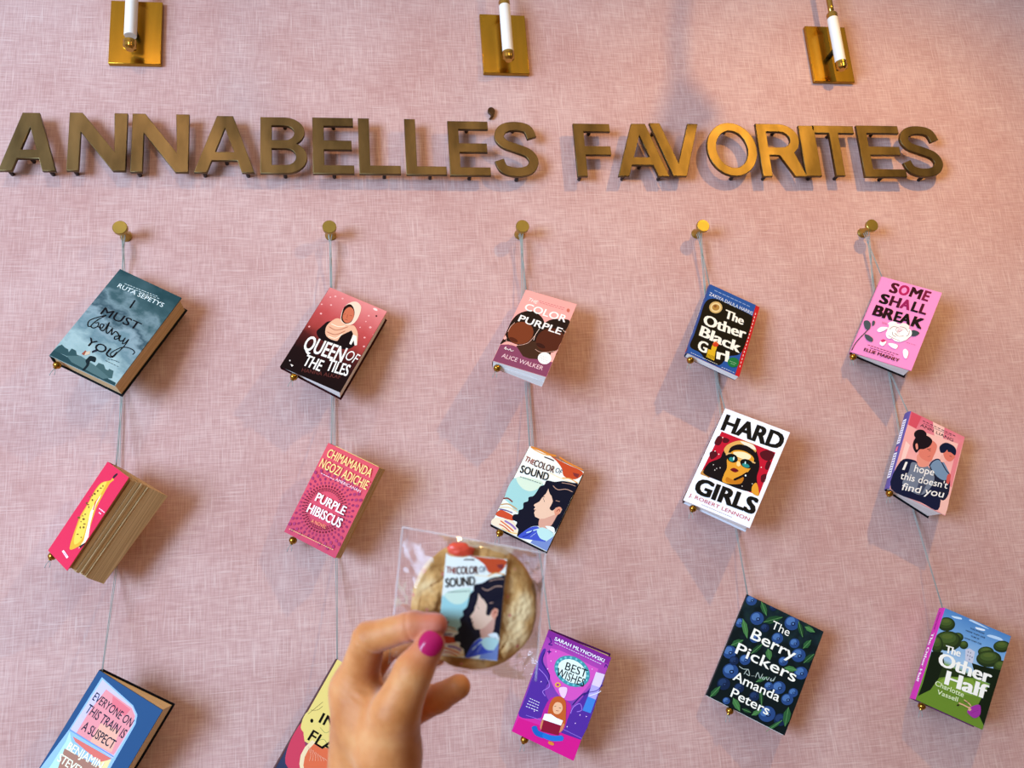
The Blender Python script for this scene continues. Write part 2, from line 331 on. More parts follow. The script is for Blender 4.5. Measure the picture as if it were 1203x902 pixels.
 "banana": """Q 3a2430 522 -66 572 -73 540 -157 489 -167 477 -127
Q d9a63a 486 -173 470 -225 251 -348 207 -523 259 -764 280 -994 395 -1212 556 -1450 665 -1498 838 -1364 944 -1243 756 -968 603 -717 539 -458 517 -266 567 -182
Q edc456 386 -278 250 -391 254 -597 299 -859 372 -1088 537 -1321 694 -1388 778 -1217 581 -942 494 -695 447 -445
P f4e6c8 485 -490 519 -656 595 -811 733 -977 930 -1151 939 -1312 862 -1398 866 -1245 681 -1030 510 -843 454 -649
P d04a3a 470 -525 478 -641 567 -776 529 -781 440 -654
P 7a5a2a 207 -643 211 -649 206 -655 194 -659 179 -660 167 -657 164 -651 169 -645 181 -640 196 -640
P 7a5a2a 355 -653 363 -663 356 -673 338 -679 316 -679 297 -673 289 -664 296 -654 314 -647 336 -647
P 7a5a2a 330 -754 330 -761 315 -771 290 -780 266 -784 250 -782 250 -775 266 -765 290 -756 315 -752
P 7a5a2a 378 -783 388 -792 386 -801 374 -805 356 -804 339 -797 329 -788 331 -779 343 -775 361 -776
P 7a5a2a 426 -906 428 -913 418 -921 400 -928 380 -931 367 -929 365 -922 375 -913 393 -907 413 -904
P 7a5a2a 485 -979 490 -990 479 -1003 455 -1012 427 -1015 406 -1010 400 -999 411 -986 436 -977 464 -974
P 7a5a2a 440 -1045 444 -1051 439 -1058 427 -1063 412 -1064 401 -1061 397 -1055 402 -1048 414 -1043 429 -1042
P 7a5a2a 333 -482 341 -491 334 -501 317 -507 294 -507 275 -500 268 -491 274 -481 292 -475 315 -476
P 7a5a2a 375 -410 375 -417 361 -426 337 -433 314 -436 299 -434 299 -427 314 -419 337 -411 361 -408
P 7a5a2a 380 -365 389 -374 388 -382 376 -386 359 -384 343 -377 333 -368 335 -360 347 -357 364 -359
P 7a5a2a 259 -595 261 -602 251 -610 233 -616 213 -618 200 -615 198 -609 208 -601 226 -595 246 -593
P 7a5a2a 310 -548 316 -559 304 -570 280 -578 253 -580 232 -574 226 -564 238 -553 262 -545 289 -543
P 7a5a2a 375 -957 379 -964 374 -970 361 -975 347 -976 335 -973 331 -967 336 -960 349 -955 364 -954
P 7a5a2a 248 -752 255 -762 249 -772 230 -779 207 -779 187 -773 180 -763 187 -753 205 -746 229 -746
P 7a5a2a 606 -1028 606 -1035 592 -1046 568 -1055 544 -1060 529 -1059 528 -1051 543 -1040 567 -1031 591 -1026
P 7a5a2a 531 -1123 540 -1132 539 -1141 527 -1146 509 -1145 491 -1139 482 -1129 483 -1120 495 -1115 513 -1116
P 7a5a2a 599 -1227 601 -1234 591 -1243 573 -1251 553 -1254 540 -1252 538 -1245 548 -1236 566 -1228 585 -1225
P 7a5a2a 313 -1014 319 -1025 307 -1037 282 -1047 253 -1050 231 -1045 225 -1034 237 -1021 263 -1011 292 -1008
P 7a5a2a 750 -1229 754 -1235 749 -1242 738 -1247 723 -1248 712 -1245 708 -1239 713 -1232 725 -1227 739 -1226
P 7a5a2a 637 -1080 645 -1090 639 -1101 621 -1108 598 -1109 579 -1103 571 -1093 578 -1082 595 -1075 618 -1074
P 3a2430 838 -1364 950 -1247 955 -1289 918 -1372
P 2a1a24 955 -1273 955 -1284 955 -1298 955 -1309 955 -1313 955 -1309 955 -1298 955 -1284 955 -1273 955 -1268
P f4dce4 441 -1615 472 -1580 745 -1602 722 -1641
L e84080 96 520 -1608 692 -1613
D f8d0dc 169 4 698 -694 943 -687
D f8d0dc 168 2 770 -746 884 -745""",
 "hibiscus": """P 9c3260 1089 -1097 1073 -1076 1041 -1076 1025 -1097 1041 -1118 1073 -1118
P 9c3260 1079 -991 1059 -973 1028 -979 1016 -1003 1036 -1020 1067 -1014
P 9c3260 1050 -888 1027 -875 998 -886 990 -911 1013 -925 1042 -913
P 9c3260 1002 -793 978 -784 951 -801 948 -827 972 -836 1000 -819
P 9c3260 938 -708 912 -703 889 -725 891 -751 917 -756 940 -734
P 9c3260 859 -636 833 -637 814 -662 821 -687 847 -687 866 -662
P 9c3260 769 -580 743 -585 729 -614 740 -638 766 -632 780 -604
P 9c3260 670 -542 645 -551 637 -582 652 -603 677 -594 685 -563
P 9c3260 565 -522 543 -536 540 -568 559 -586 581 -572 584 -540
P 9c3260 459 -522 439 -540 442 -572 464 -586 484 -568 481 -536
P 9c3260 354 -542 338 -563 347 -594 371 -603 387 -582 378 -551
P 9c3260 255 -580 243 -604 257 -632 283 -638 295 -614 280 -585
P 9c3260 164 -636 157 -662 176 -687 203 -687 210 -662 190 -637
P 9c3260 85 -708 83 -734 107 -756 133 -751 135 -725 111 -703
P 9c3260 21 -793 24 -819 51 -836 76 -827 73 -801 46 -784
P 9c3260 21 -1401 46 -1410 73 -1393 76 -1367 51 -1358 24 -1374
P 9c3260 85 -1485 111 -1490 135 -1469 133 -1442 107 -1438 83 -1459
P 9c3260 164 -1557 190 -1557 210 -1531 203 -1506 176 -1506 157 -1532
P 9c3260 255 -1613 280 -1608 295 -1580 283 -1556 257 -1561 243 -1590
P 9c3260 354 -1652 378 -1642 387 -1611 371 -1590 347 -1600 338 -1631
P 9c3260 459 -1671 481 -1657 484 -1625 464 -1608 442 -1622 439 -1653
P 9c3260 565 -1671 584 -1653 581 -1622 559 -1608 540 -1625 543 -1657
P 9c3260 670 -1652 685 -1631 677 -1600 652 -1590 637 -1611 645 -1642
P 9c3260 769 -1613 780 -1590 766 -1561 740 -1556 729 -1580 743 -1608
P 9c3260 859 -1557 866 -1532 847 -1506 821 -1506 814 -1531 833 -1557
P 9c3260 938 -1485 940 -1459 917 -1438 891 -1442 889 -1469 912 -1490
P 9c3260 1002 -1401 1000 -1374 972 -1358 948 -1367 951 -1393 978 -1410
P 9c3260 1050 -1305 1042 -1280 1013 -1268 990 -1282 998 -1307 1027 -1319
P 9c3260 1079 -1203 1067 -1179 1036 -1174 1016 -1191 1028 -1214 1059 -1220
P a83a66 1013 -1097 1000 -1081 974 -1081 961 -1097 974 -1112 1000 -1112
P a83a66 1007 -1018 991 -1005 966 -1009 955 -1027 971 -1040 996 -1036
P a83a66 988 -942 971 -931 946 -939 939 -958 956 -969 981 -961
P a83a66 958 -869 940 -861 916 -873 912 -893 930 -901 954 -889
P a83a66 917 -802 897 -797 876 -813 875 -833 895 -838 916 -823
P a83a66 866 -743 846 -741 827 -759 829 -779 849 -781 868 -763
P a83a66 806 -691 786 -693 771 -714 776 -734 796 -732 811 -711
P a83a66 739 -650 719 -655 708 -678 716 -697 735 -692 747 -669
P a83a66 667 -620 648 -628 640 -653 651 -670 669 -662 677 -637
P a83a66 590 -602 573 -612 569 -638 582 -653 599 -643 604 -617
P a83a66 512 -596 496 -609 496 -635 512 -648 527 -635 527 -609
P a83a66 433 -602 420 -617 424 -643 442 -653 455 -638 451 -612
P a83a66 357 -620 346 -637 354 -662 373 -670 384 -653 376 -628
P a83a66 284 -650 276 -669 288 -692 308 -697 316 -678 304 -655
P a83a66 217 -691 212 -711 228 -732 248 -734 253 -714 238 -693
P a83a66 158 -743 156 -763 174 -781 194 -779 196 -759 178 -741
P a83a66 106 -802 108 -823 129 -838 149 -833 147 -813 126 -797
P a83a66 65 -869 70 -889 93 -901 112 -893 107 -873 84 -861
P a83a66 35 -942 43 -961 68 -969 85 -958 77 -939 52 -931
P a83a66 17 -1018 27 -1036 53 -1040 68 -1027 58 -1009 32 -1005
P a83a66 11 -1097 24 -1112 50 -1112 63 -1097 50 -1081 24 -1081
P a83a66 17 -1175 32 -1189 58 -1184 68 -1167 53 -1154 27 -1158
P a83a66 35 -1252 52 -1262 77 -1254 85 -1236 68 -1225 43 -1233
P a83a66 65 -1324 84 -1332 107 -1320 112 -1301 93 -1293 70 -1304
P a83a66 106 -1391 126 -1396 147 -1381 149 -1361 129 -1356 108 -1371
P a83a66 158 -1451 178 -1453 196 -1434 194 -1414 174 -1412 156 -1431
P a83a66 217 -1502 238 -1501 253 -1480 248 -1460 228 -1461 212 -1482
P a83a66 284 -1543 304 -1539 316 -1515 308 -1497 288 -1501 276 -1524
P a83a66 357 -1573 376 -1566 384 -1541 373 -1524 354 -1531 346 -1556
P a83a66 433 -1592 451 -1581 455 -1556 442 -1540 424 -1551 420 -1576
P a83a66 512 -1598 527 -1585 527 -1559 512 -1546 496 -1559 496 -1585
P a83a66 590 -1592 604 -1576 599 -1551 582 -1540 569 -1556 573 -1581
P a83a66 667 -1573 677 -1556 669 -1531 651 -1524 640 -1541 648 -1566
P a83a66 739 -1543 747 -1524 735 -1501 716 -1497 708 -1515 719 -1539
P a83a66 806 -1502 811 -1482 796 -1461 776 -1460 771 -1480 786 -1501
P a83a66 866 -1451 868 -1431 849 -1412 829 -1414 827 -1434 846 -1453
P a83a66 917 -1391 916 -1371 895 -1356 875 -1361 876 -1381 897 -1396
P a83a66 958 -1324 954 -1304 930 -1293 912 -1301 916 -1320 940 -1332
P a83a66 988 -1252 981 -1233 956 -1225 939 -1236 946 -1254 971 -1262
P a83a66 1007 -1175 996 -1158 971 -1154 955 -1167 966 -1184 991 -1189
P b04070 1080 -769 1052 -757 1021 -775 1018 -805 1045 -817 1076 -799
P b04070 1014 -675 985 -668 957 -691 959 -721 989 -728 1016 -705
P b04070 933 -594 903 -592 880 -620 887 -649 917 -651 940 -624
P b04070 840 -529 810 -532 792 -563 804 -591 834 -588 852 -556
P b04070 736 -480 707 -489 695 -523 712 -548 740 -539 753 -506
P b04070 626 -451 599 -464 592 -500 613 -522 640 -508 646 -473
P b04070 512 -441 488 -459 488 -495 512 -513 536 -495 536 -459
P b04070 398 -451 377 -473 383 -508 410 -522 431 -500 425 -464
P b04070 287 -480 271 -506 283 -539 312 -548 329 -523 316 -489
P b04070 184 -529 172 -556 190 -588 220 -591 232 -563 214 -532
P b04070 90 -594 83 -624 106 -651 136 -649 143 -620 120 -592
P b04070 9 -675 7 -705 35 -728 64 -721 66 -691 39 -668
P b04070 9 -1518 39 -1525 66 -1502 64 -1472 35 -1465 7 -1488
P b04070 90 -1599 120 -1601 143 -1574 136 -1544 106 -1542 83 -1570
P b04070 184 -1665 214 -1661 232 -1630 220 -1603 190 -1606 172 -1637
P b04070 287 -1713 316 -1705 329 -1671 312 -1646 283 -1654 271 -1688
P b04070 736 -1713 753 -1688 740 -1654 712 -1646 695 -1671 707 -1705
P b04070 840 -1665 852 -1637 834 -1606 804 -1603 792 -1630 810 -1661
P b04070 933 -1599 940 -1570 917 -1542 887 -1544 880 -1574 903 -1601
P b04070 1014 -1518 1016 -1488 989 -1465 959 -1472 957 -1502 985 -1525
P b04070 1080 -1425 1076 -1395 1045 -1377 1018 -1389 1021 -1419 1052 -1437
P a83c6c 1094 -643 1063 -635 1033 -658 1034 -690 1065 -699 1095 -676
P a83c6c 1012 -554 980 -550 954 -578 960 -610 992 -613 1018 -585
P a83c6c 915 -479 883 -481 862 -512 874 -543 906 -541 927 -509
P a83c6c 808 -421 777 -428 762 -463 778 -491 809 -484 824 -449
P a83c6c 215 -421 199 -449 214 -484 246 -491 262 -463 247 -428
P a83c6c 108 -479 97 -509 118 -541 150 -543 161 -512 140 -481
P a83c6c 12 -554 6 -585 31 -613 63 -610 70 -578 44 -550
P a83c6c 12 -1640 44 -1643 70 -1615 63 -1584 31 -1580 6 -1608
P a83c6c 108 -1715 140 -1713 161 -1681 150 -1651 118 -1653 97 -1684
P a83c6c 915 -1715 927 -1684 906 -1653 874 -1651 862 -1681 883 -1713
P a83c6c 1012 -1640 1018 -1608 992 -1580 960 -1584 954 -1615 980 -1643
P a83c6c 1094 -1550 1095 -1518 1065 -1495 1034 -1503 1033 -1536 1063 -1559
P 6e1c40 949 -1097 938 -1086 916 -1086 905 -1097 916 -1107 938 -1107
P 6e1c40 944 -1035 932 -1026 910 -1029 901 -1041 913 -1050 935 -1046
P 6e1c40 931 -974 918 -967 896 -973 889 -986 902 -993 923 -987
P 6e1c40 909 -915 895 -910 875 -919 869 -934 884 -938 904 -929
P 6e1c40 879 -861 865 -858 846 -870 842 -884 857 -887 876 -875
P 6e1c40 842 -811 827 -810 810 -824 809 -839 824 -840 841 -826
P 6e1c40 798 -767 783 -768 768 -785 769 -800 784 -798 799 -782
P 6e1c40 748 -729 733 -733 721 -751 724 -766 739 -763 751 -744
P 6e1c40 693 -699 679 -705 670 -725 675 -739 689 -734 698 -714
P 6e1c40 635 -677 622 -685 616 -706 622 -720 636 -712 642 -691
P 6e1c40 574 -664 562 -674 559 -695 568 -708 580 -698 583 -677
P 6e1c40 512 -660 501 -671 501 -693 512 -704 522 -693 522 -671
P 6e1c40 450 -664 441 -677 444 -698 456 -708 465 -695 461 -674
P 6e1c40 389 -677 382 -691 388 -712 401 -720 408 -706 402 -685
P 6e1c40 330 -699 325 -714 334 -734 349 -739 353 -725 344 -705
P 6e1c40 276 -729 273 -744 285 -763 299 -766 302 -751 290 -733
P 6e1c40 226 -767 225 -782 239 -798 254 -800 255 -785 241 -768
P 6e1c40 182 -811 183 -826 200 -840 215 -839 213 -824 197 -810
P 6e1c40 144 -861 148 -875 166 -887 181 -884 178 -870 159 -858
P 6e1c40 114 -915 120 -929 140 -938 154 -934 149 -919 129 -910
P 6e1c40 92 -974 100 -987 121 -993 135 -986 127 -973 106 -967
P 6e1c40 79 -1035 89 -1046 110 -1050 123 -1041 113 -1029 92 -1026
P 6e1c40 75 -1097 86 -1107 108 -1107 119 -1097 108 -1086 86 -1086
P 6e1c40 79 -1159 92 -1168 113 -1165 123 -1153 110 -1144 89 -1147
P 6e1c40 92 -1220 106 -1227 127 -1221 135 -1207 121 -1201 100 -1207
P 6e1c40 114 -1278 129 -1283 149 -1274 154 -1260 140 -1255 120 -1264
P 6e1c40 144 -1333 159 -1336 178 -1324 181 -1309 166 -1306 148 -1318
P 6e1c40 182 -1383 197 -1384 213 -1369 215 -1354 200 -1353 183 -1368
P 6e1c40 226 -1427 241 -1426 255 -1409 254 -1394 239 -1395 225 -1412
P 6e1c40 276 -1464 290 -1461 302 -1442 299 -1427 285 -1431 273 -1450
P 6e1c40 330 -1494 344 -1489 353 -1469 349 -1454 334 -1460 325 -1480
P 6e1c40 389 -1516 402 -1508 408 -1487 401 -1474 388 -1481 382 -1503
P 6e1c40 450 -1529 461 -1520 465 -1498 456 -1486 444 -1495 441 -1517
P 6e1c40 512 -1534 522 -1523 522 -1501 512 -1490 501 -1501 501 -1523
P 6e1c40 574 -1529 583 -1517 580 -1495 568 -1486 559 -1498 562 -1520
P 6e1c40 635 -1516 642 -1503 636 -1481 622 -1474 616 -1487 622 -1508
P 6e1c40 693 -1494 698 -1480 689 -1460 675 -1454 670 -1469 679 -1489
P 6e1c40 748 -1464 751 -1450 739 -1431 724 -1427 721 -1442 733 -1461
P 6e1c40 798 -1427 799 -1412 784 -1395 769 -1394 768 -1409 783 -1426
P 6e1c40 842 -1383 841 -1368 824 -1353 809 -1354 810 -1369 827 -1384
P 6e1c40 879 -1333 876 -1318 857 -1306 842 -1309 846 -1324 865 -1336
P 6e1c40 909 -1278 904 -1264 884 -1255 869 -1260 875 -1274 895 -1283
P 6e1c40 931 -1220 923 -1207 902 -1201 889 -1207 896 -1221 918 -1227
P 6e1c40 944 -1159 935 -1147 913 -1144 901 -1153 910 -1165 932 -1168
P 5a1434 896 -1097 886 -1089 867 -1089 858 -1097 867 -1105 886 -1105
P 5a1434 893 -1050 883 -1044 864 -1046 855 -1055 866 -1062 884 -1059
P 5a1434 885 -1005 874 -1000 855 -1004 848 -1014 859 -1019 877 -1015
P 5a1434 871 -961 859 -957 841 -963 835 -974 847 -978 865 -971
P 5a1434 852 -918 840 -916 823 -925 818 -936 830 -938 847 -930
P 5a1434 828 -879 816 -878 800 -888 797 -900 809 -901 824 -890
P 5a1434 799 -842 787 -843 773 -855 771 -867 783 -867 797 -854
P 5a1434 766 -809 754 -811 742 -826 741 -838 753 -836 766 -822
P 5a1434 730 -781 718 -784 707 -800 708 -812 720 -809 731 -793
P 5a1434 690 -757 679 -762 670 -778 673 -790 684 -786 693 -769
P 5a1434 648 -738 637 -744 631 -762 634 -773 645 -767 652 -749
P 5a1434 604 -724 594 -731 589 -750 595 -761 604 -753 609 -735
P 5a1434 558 -716 549 -724 547 -743 553 -753 562 -745 565 -726
P 5a1434 512 -713 504 -722 504 -741 512 -751 520 -741 520 -722
P 5a1434 465 -716 459 -726 461 -745 470 -753 477 -743 474 -724
P 5a1434 420 -724 415 -735 419 -753 429 -761 434 -750 430 -731
P 5a1434 376 -738 372 -749 378 -767 389 -773 393 -762 386 -744
P 5a1434 333 -757 331 -769 340 -786 351 -790 353 -778 345 -762
P 5a1434 294 -781 293 -793 303 -809 315 -812 316 -800 305 -784
P 5a1434 257 -809 258 -822 270 -836 282 -838 282 -826 269 -811
P 5a1434 224 -842 226 -854 241 -867 253 -867 251 -855 237 -843
P 5a1434 196 -879 199 -890 215 -901 227 -900 224 -888 208 -878
P 5a1434 172 -918 177 -930 193 -938 205 -936 201 -925 184 -916
P 5a1434 153 -961 159 -971 177 -978 188 -974 182 -963 164 -957
P 5a1434 139 -1005 146 -1015 165 -1019 176 -1014 168 -1004 150 -1000
P 5a1434 131 -1050 139 -1059 158 -1062 168 -1055 160 -1046 141 -1044
P 5a1434 128 -1097 137 -1105 156 -1105 166 -1097 156 -1089 137 -1089
P 5a1434 131 -1143 141 -1150 160 -1147 168 -1138 158 -1132 139 -1134
P 5a1434 139 -1189 150 -1194 168 -1189 176 -1180 165 -1174 146 -1179
P 5a1434 153 -1233 164 -1237 182 -1230 188 -1219 177 -1216 159 -1222
P 5a1434 172 -1275 184 -1278 201 -1269 205 -1258 193 -1255 177 -1264
P 5a1434 196 -1315 208 -1316 224 -1305 227 -1293 215 -1292 199 -1303
P 5a1434 224 -1351 237 -1351 251 -1338 253 -1326 241 -1327 226 -1339
P 5a1434 257 -1384 269 -1382 282 -1368 282 -1356 270 -1358 258 -1372
P 5a1434 294 -1413 305 -1409 316 -1394 315 -1382 303 -1385 293 -1401
P 5a1434 333 -1437 345 -1432 353 -1415 351 -1403 340 -1408 331 -1425
P 5a1434 376 -1456 386 -1450 393 -1432 389 -1420 378 -1426 372 -1444
P 5a1434 420 -1470 430 -1462 434 -1444 429 -1433 419 -1440 415 -1459
P 5a1434 465 -1478 474 -1469 477 -1451 470 -1440 461 -1449 459 -1468
P 5a1434 512 -1481 520 -1471 520 -1452 512 -1443 504 -1452 504 -1471
P 5a1434 558 -1478 565 -1468 562 -1449 553 -1440 547 -1451 549 -1469
P 5a1434 604 -1470 609 -1459 604 -1440 595 -1433 589 -1444 594 -1462
P 5a1434 648 -1456 652 -1444 645 -1426 634 -1420 631 -1432 637 -1450
P 5a1434 690 -1437 693 -1425 684 -1408 673 -1403 670 -1415 679 -1432
P 5a1434 730 -1413 731 -1401 720 -1385 708 -1382 707 -1394 718 -1409
P 5a1434 766 -1384 766 -1372 753 -1358 741 -1356 742 -1368 754 -1382
P 5a1434 799 -1351 797 -1339 783 -1327 771 -1326 773 -1338 787 -1351
P 5a1434 828 -1315 824 -1303 809 -1292 797 -1293 800 -1305 816 -1316
P 5a1434 852 -1275 847 -1264 830 -1255 818 -1258 823 -1269 840 -1278
P 5a1434 871 -1233 865 -1222 847 -1216 835 -1219 841 -1230 859 -1237
P 5a1434 885 -1189 877 -1179 859 -1174 848 -1180 855 -1189 874 -1194
P 5a1434 893 -1143 884 -1134 866 -1132 855 -1138 864 -1147 883 -1150
P 5a1434 857 -1097 849 -1090 834 -1090 827 -1097 834 -1104 849 -1104
P 5a1434 854 -1055 846 -1049 831 -1051 824 -1059 833 -1065 848 -1063
P 5a1434 847 -1014 838 -1009 823 -1013 818 -1021 827 -1026 841 -1023
P 5a1434 834 -974 825 -971 811 -976 806 -985 816 -989 830 -984
P 5a1434 817 -936 807 -934 794 -941 791 -950 801 -953 814 -946
P 5a1434 796 -901 786 -899 773 -908 771 -918 781 -919 793 -911
P 5a1434 770 -868 760 -868 749 -878 748 -888 758 -888 769 -878
P 5a1434 741 -839 730 -840 720 -851 721 -861 731 -860 741 -849
P 5a1434 708 -813 698 -815 689 -827 691 -838 701 -835 709 -823
P 5a1434 672 -791 662 -795 656 -808 658 -818 668 -814 675 -801
P 5a1434 634 -774 625 -779 620 -793 623 -802 633 -798 638 -784
P 5a1434 594 -762 586 -767 582 -782 587 -791 596 -785 599 -771
P 5a1434 553 -754 546 -761 544 -776 550 -784 558 -777 559 -763
P 5a1434 512 -752 505 -759 505 -774 512 -782 519 -774 519 -759
P 5a1434 470 -754 464 -763 466 -777 474 -784 480 -776 478 -761
P 5a1434 429 -762 424 -771 428 -785 436 -791 441 -782 438 -767
P 5a1434 389 -774 386 -784 391 -798 400 -802 404 -793 399 -779
P 5a1434 351 -791 349 -801 356 -814 365 -818 368 -808 361 -795
P 5a1434 316 -813 314 -823 323 -835 333 -838 334 -827 326 -815
P 5a1434 283 -839 283 -849 293 -860 303 -861 303 -851 293 -840
P 5a1434 254 -868 255 -878 266 -888 276 -888 275 -878 264 -868
P 5a1434 228 -901 230 -911 242 -919 253 -918 250 -908 238 -899
P 5a1434 206 -936 210 -946 223 -953 233 -950 229 -941 216 -934
P 5a1434 189 -974 194 -984 208 -989 217 -985 213 -976 199 -971
P 5a1434 177 -1014 182 -1023 197 -1026 206 -1021 200 -1013 186 -1009
P 5a1434 169 -1055 176 -1063 191 -1065 199 -1059 192 -1051 178 -1049
P 5a1434 167 -1097 174 -1104 189 -1104 197 -1097 189 -1090 174 -1090
P 5a1434 169 -1138 178 -1144 192 -1143 199 -1135 191 -1129 176 -1131
P 5a1434 177 -1179 186 -1184 200 -1181 206 -1172 197 -1167 182 -1171
P 5a1434 189 -1219 199 -1223 213 -1218 217 -1208 208 -1205 194 -1210
P 5a1434 206 -1257 216 -1260 229 -1253 233 -1243 223 -1241 210 -1247
P 5a1434 228 -1293 238 -1294 250 -1286 253 -1276 242 -1274 230 -1283
P 5a1434 254 -1326 264 -1326 275 -1316 276 -1306 266 -1305 255 -1315
P 5a1434 283 -1355 293 -1354 303 -1343 303 -1333 293 -1334 283 -1345
P 5a1434 316 -1381 326 -1378 334 -1366 333 -1356 323 -1358 314 -1371
P 5a1434 351 -1402 361 -1399 368 -1386 365 -1376 356 -1379 349 -1392
P 5a1434 389 -1419 399 -1415 404 -1401 400 -1391 391 -1396 386 -1410
P 5a1434 429 -1432 438 -1426 441 -1412 436 -1403 428 -1408 424 -1423
P 5a1434 470 -1439 478 -1433 480 -1418 474 -1409 466 -1416 464 -1431
P 5a1434 512 -1442 519 -1434 519 -1419 512 -1412 505 -1419 505 -1434
P 5a1434 553 -1439 559 -1431 558 -1416 550 -1409 544 -1418 546 -1433
P 5a1434 594 -1432 599 -1423 596 -1408 587 -1403 582 -1412 586 -1426
P 5a1434 634 -1419 638 -1410 633 -1396 623 -1391 620 -1401 625 -1415
P 5a1434 672 -1402 675 -1392 668 -1379 658 -1376 656 -1386 662 -1399
P 5a1434 708 -1381 709 -1371 701 -1358 691 -1356 689 -1366 698 -1378
P 5a1434 741 -1355 741 -1345 731 -1334 721 -1333 720 -1343 730 -1354
P 5a1434 770 -1326 769 -1315 758 -1305 748 -1306 749 -1316 760 -1326
P 5a1434 796 -1293 793 -1283 781 -1274 771 -1276 773 -1286 786 -1294
P 5a1434 817 -1257 814 -1247 801 -1241 791 -1243 794 -1253 807 -1260
P 5a1434 834 -1219 830 -1210 816 -1205 806 -1208 811 -1218 825 -1223
P 5a1434 847 -1179 841 -1171 827 -1167 818 -1172 823 -1181 838 -1184
P 5a1434 854 -1138 848 -1131 833 -1129 824 -1135 831 -1143 846 -1144
T f5d98c cond 92 -239 1040 -234 160 CHIMAMANDA
T f5d98c cond 53 -458 1077 -462 166 NGOZI ADICHIE
D f8c8d0 136 6 152 -547 452 -546
T f8dce0 sans 462 -553 1000 -553 51 AMERICANAH
T fbf0f2 condb 275 -1036 906 -1041 158 PURPLE
T fbf0f2 condb 226 -1281 946 -1272 169 HIBISCUS
T f2a06c sans 399 -1410 714 -1394 61 A NOVEL
D f2c890 108 22 78 -1689 1029 -1657
L f0c878 82 179 6 1101 9""",
 "sound": """P f2f0e6 3 -3 1153 -3 1153 -222 3 -716
Q a9d3d2 3 -715 260 -702 541 -562 573 -754 500 -1026 428 -1295 118 -1186 3 -1114
Q d9e6d2 40 -677 196 -808 370 -811 493 -705 530 -538 285 -570
S d98a3c 404 25 -9 213 15 417 16 546 50
S e9b070 215 71 -26 291 -29 425 -1
Q c9532f 452 -3 607 -3 806 -8 1132 -12 1125 -136 1024 -232 843 -247 745 -129 589 -41
S f4ead8 269 666 43 848 28 1082 23
S e08a3e 323 602 57 818 28 1127 25
S 5a3a40 242 342 -74 453 -63 553 -59
S e8a860 213 824 -301 971 -243 1151 -258
S f6e2c0 186 567 -309 801 -313 1051 -293
P 8a3a3a 968 -109 1099 -80 1097 -165 1019 -159
S 8c4438 287 -9 -1161 70 -1116 182 -1140
S c9a070 234 -3 -1291 130 -1210 325 -1230
S ead2b0 234 -4 -1349 158 -1269 360 -1271
S 6c5a90 234 8 -1373 135 -1339 273 -1329
Q cf5636 3 -1501 39 -1378 204 -1363 363 -1386 335 -1458 151 -1491
Q f0e0c8 3 -1571 157 -1502 369 -1470 527 -1621 487 -1685 247 -1688 3 -1685
S e07040 232 128 -1560 254 -1584 447 -1632
S 9a7ab8 361 197 -1526 346 -1539 465 -1580
S d04a30 180 133 -1630 248 -1631 413 -1678
S e8c070 180 213 -1677 384 -1678 521 -1639
Q 1a1a2c 586 -474 738 -428 872 -343 1051 -293 1153 -277 1153 -571 1153 -833 1153 -1186 1125 -1326 943 -1301 748 -1368 637 -1495 544 -1693 504 -1561 430 -1526 422 -1449 319 -1436 304 -1345 373 -1299 356 -1229 411 -1164 375 -1064 434 -994 416 -921 484 -857 508 -751 519 -638 580 -572
Q d9a694 817 -1334 780 -1121 962 -972 1044 -873 1039 -1109 1020 -1234 954 -1324
P ecc6ae 680 -576 681 -700 644 -831 633 -907 568 -998 572 -1025 609 -1037 599 -1088 633 -1100 632 -1142 682 -1204 778 -1203 855 -1159 984 -1020 1077 -944 1084 -853 1022 -825 940 -895 828 -745
Q 1a1a2c 662 -561 807 -638 933 -737 964 -854 930 -953 861 -940 863 -846 842 -738 737 -673
Q e09a80 957 -931 999 -837 1066 -839 1072 -932 1024 -1014
S 9c4a3a 130 1003 -937 1030 -874 1061 -909
S 1a1a2c 183 672 -817 724 -868
S 1a1a2c 105 643 -793 689 -779
S 8a4a48 104 605 -1091 647 -1082
Q 4a5cc4 565 -1693 608 -1553 690 -1426 811 -1352 952 -1440 1058 -1545 812 -1624
S c4dce8 205 665 -1553 752 -1467 851 -1375
S 2a3aa0 205 629 -1657 722 -1554 758 -1450
S dce8f0 128 767 -1589 826 -1474
Q bfe0e0 825 -1411 897 -1323 1068 -1325 1147 -1372 1119 -1495 967 -1533 869 -1481
Q eef4f4 932 -1277 1082 -1232 1137 -1320 1034 -1313
P 7f92c8 1058 -1545 1152 -1384 1153 -1592 1153 -1689 813 -1686 825 -1623
S caa08c 132 733 -511 849 -542 986 -465 1125 -455
S caa08c 106 863 -386 1015 -340 1126 -330
S caa08c 105 903 -752 980 -734
T 9a3a2e brush 29 -312 223 -318 104 THE
T 5c2c30 brush 228 -328 638 -286 131 COLOR
T 4a5a78 sans 650 -250 778 -252 98 OF
T 1e1e28 brush 49 -562 605 -476 151 SOUND
D 3c5a60 106 9 95 -635 520 -578""",
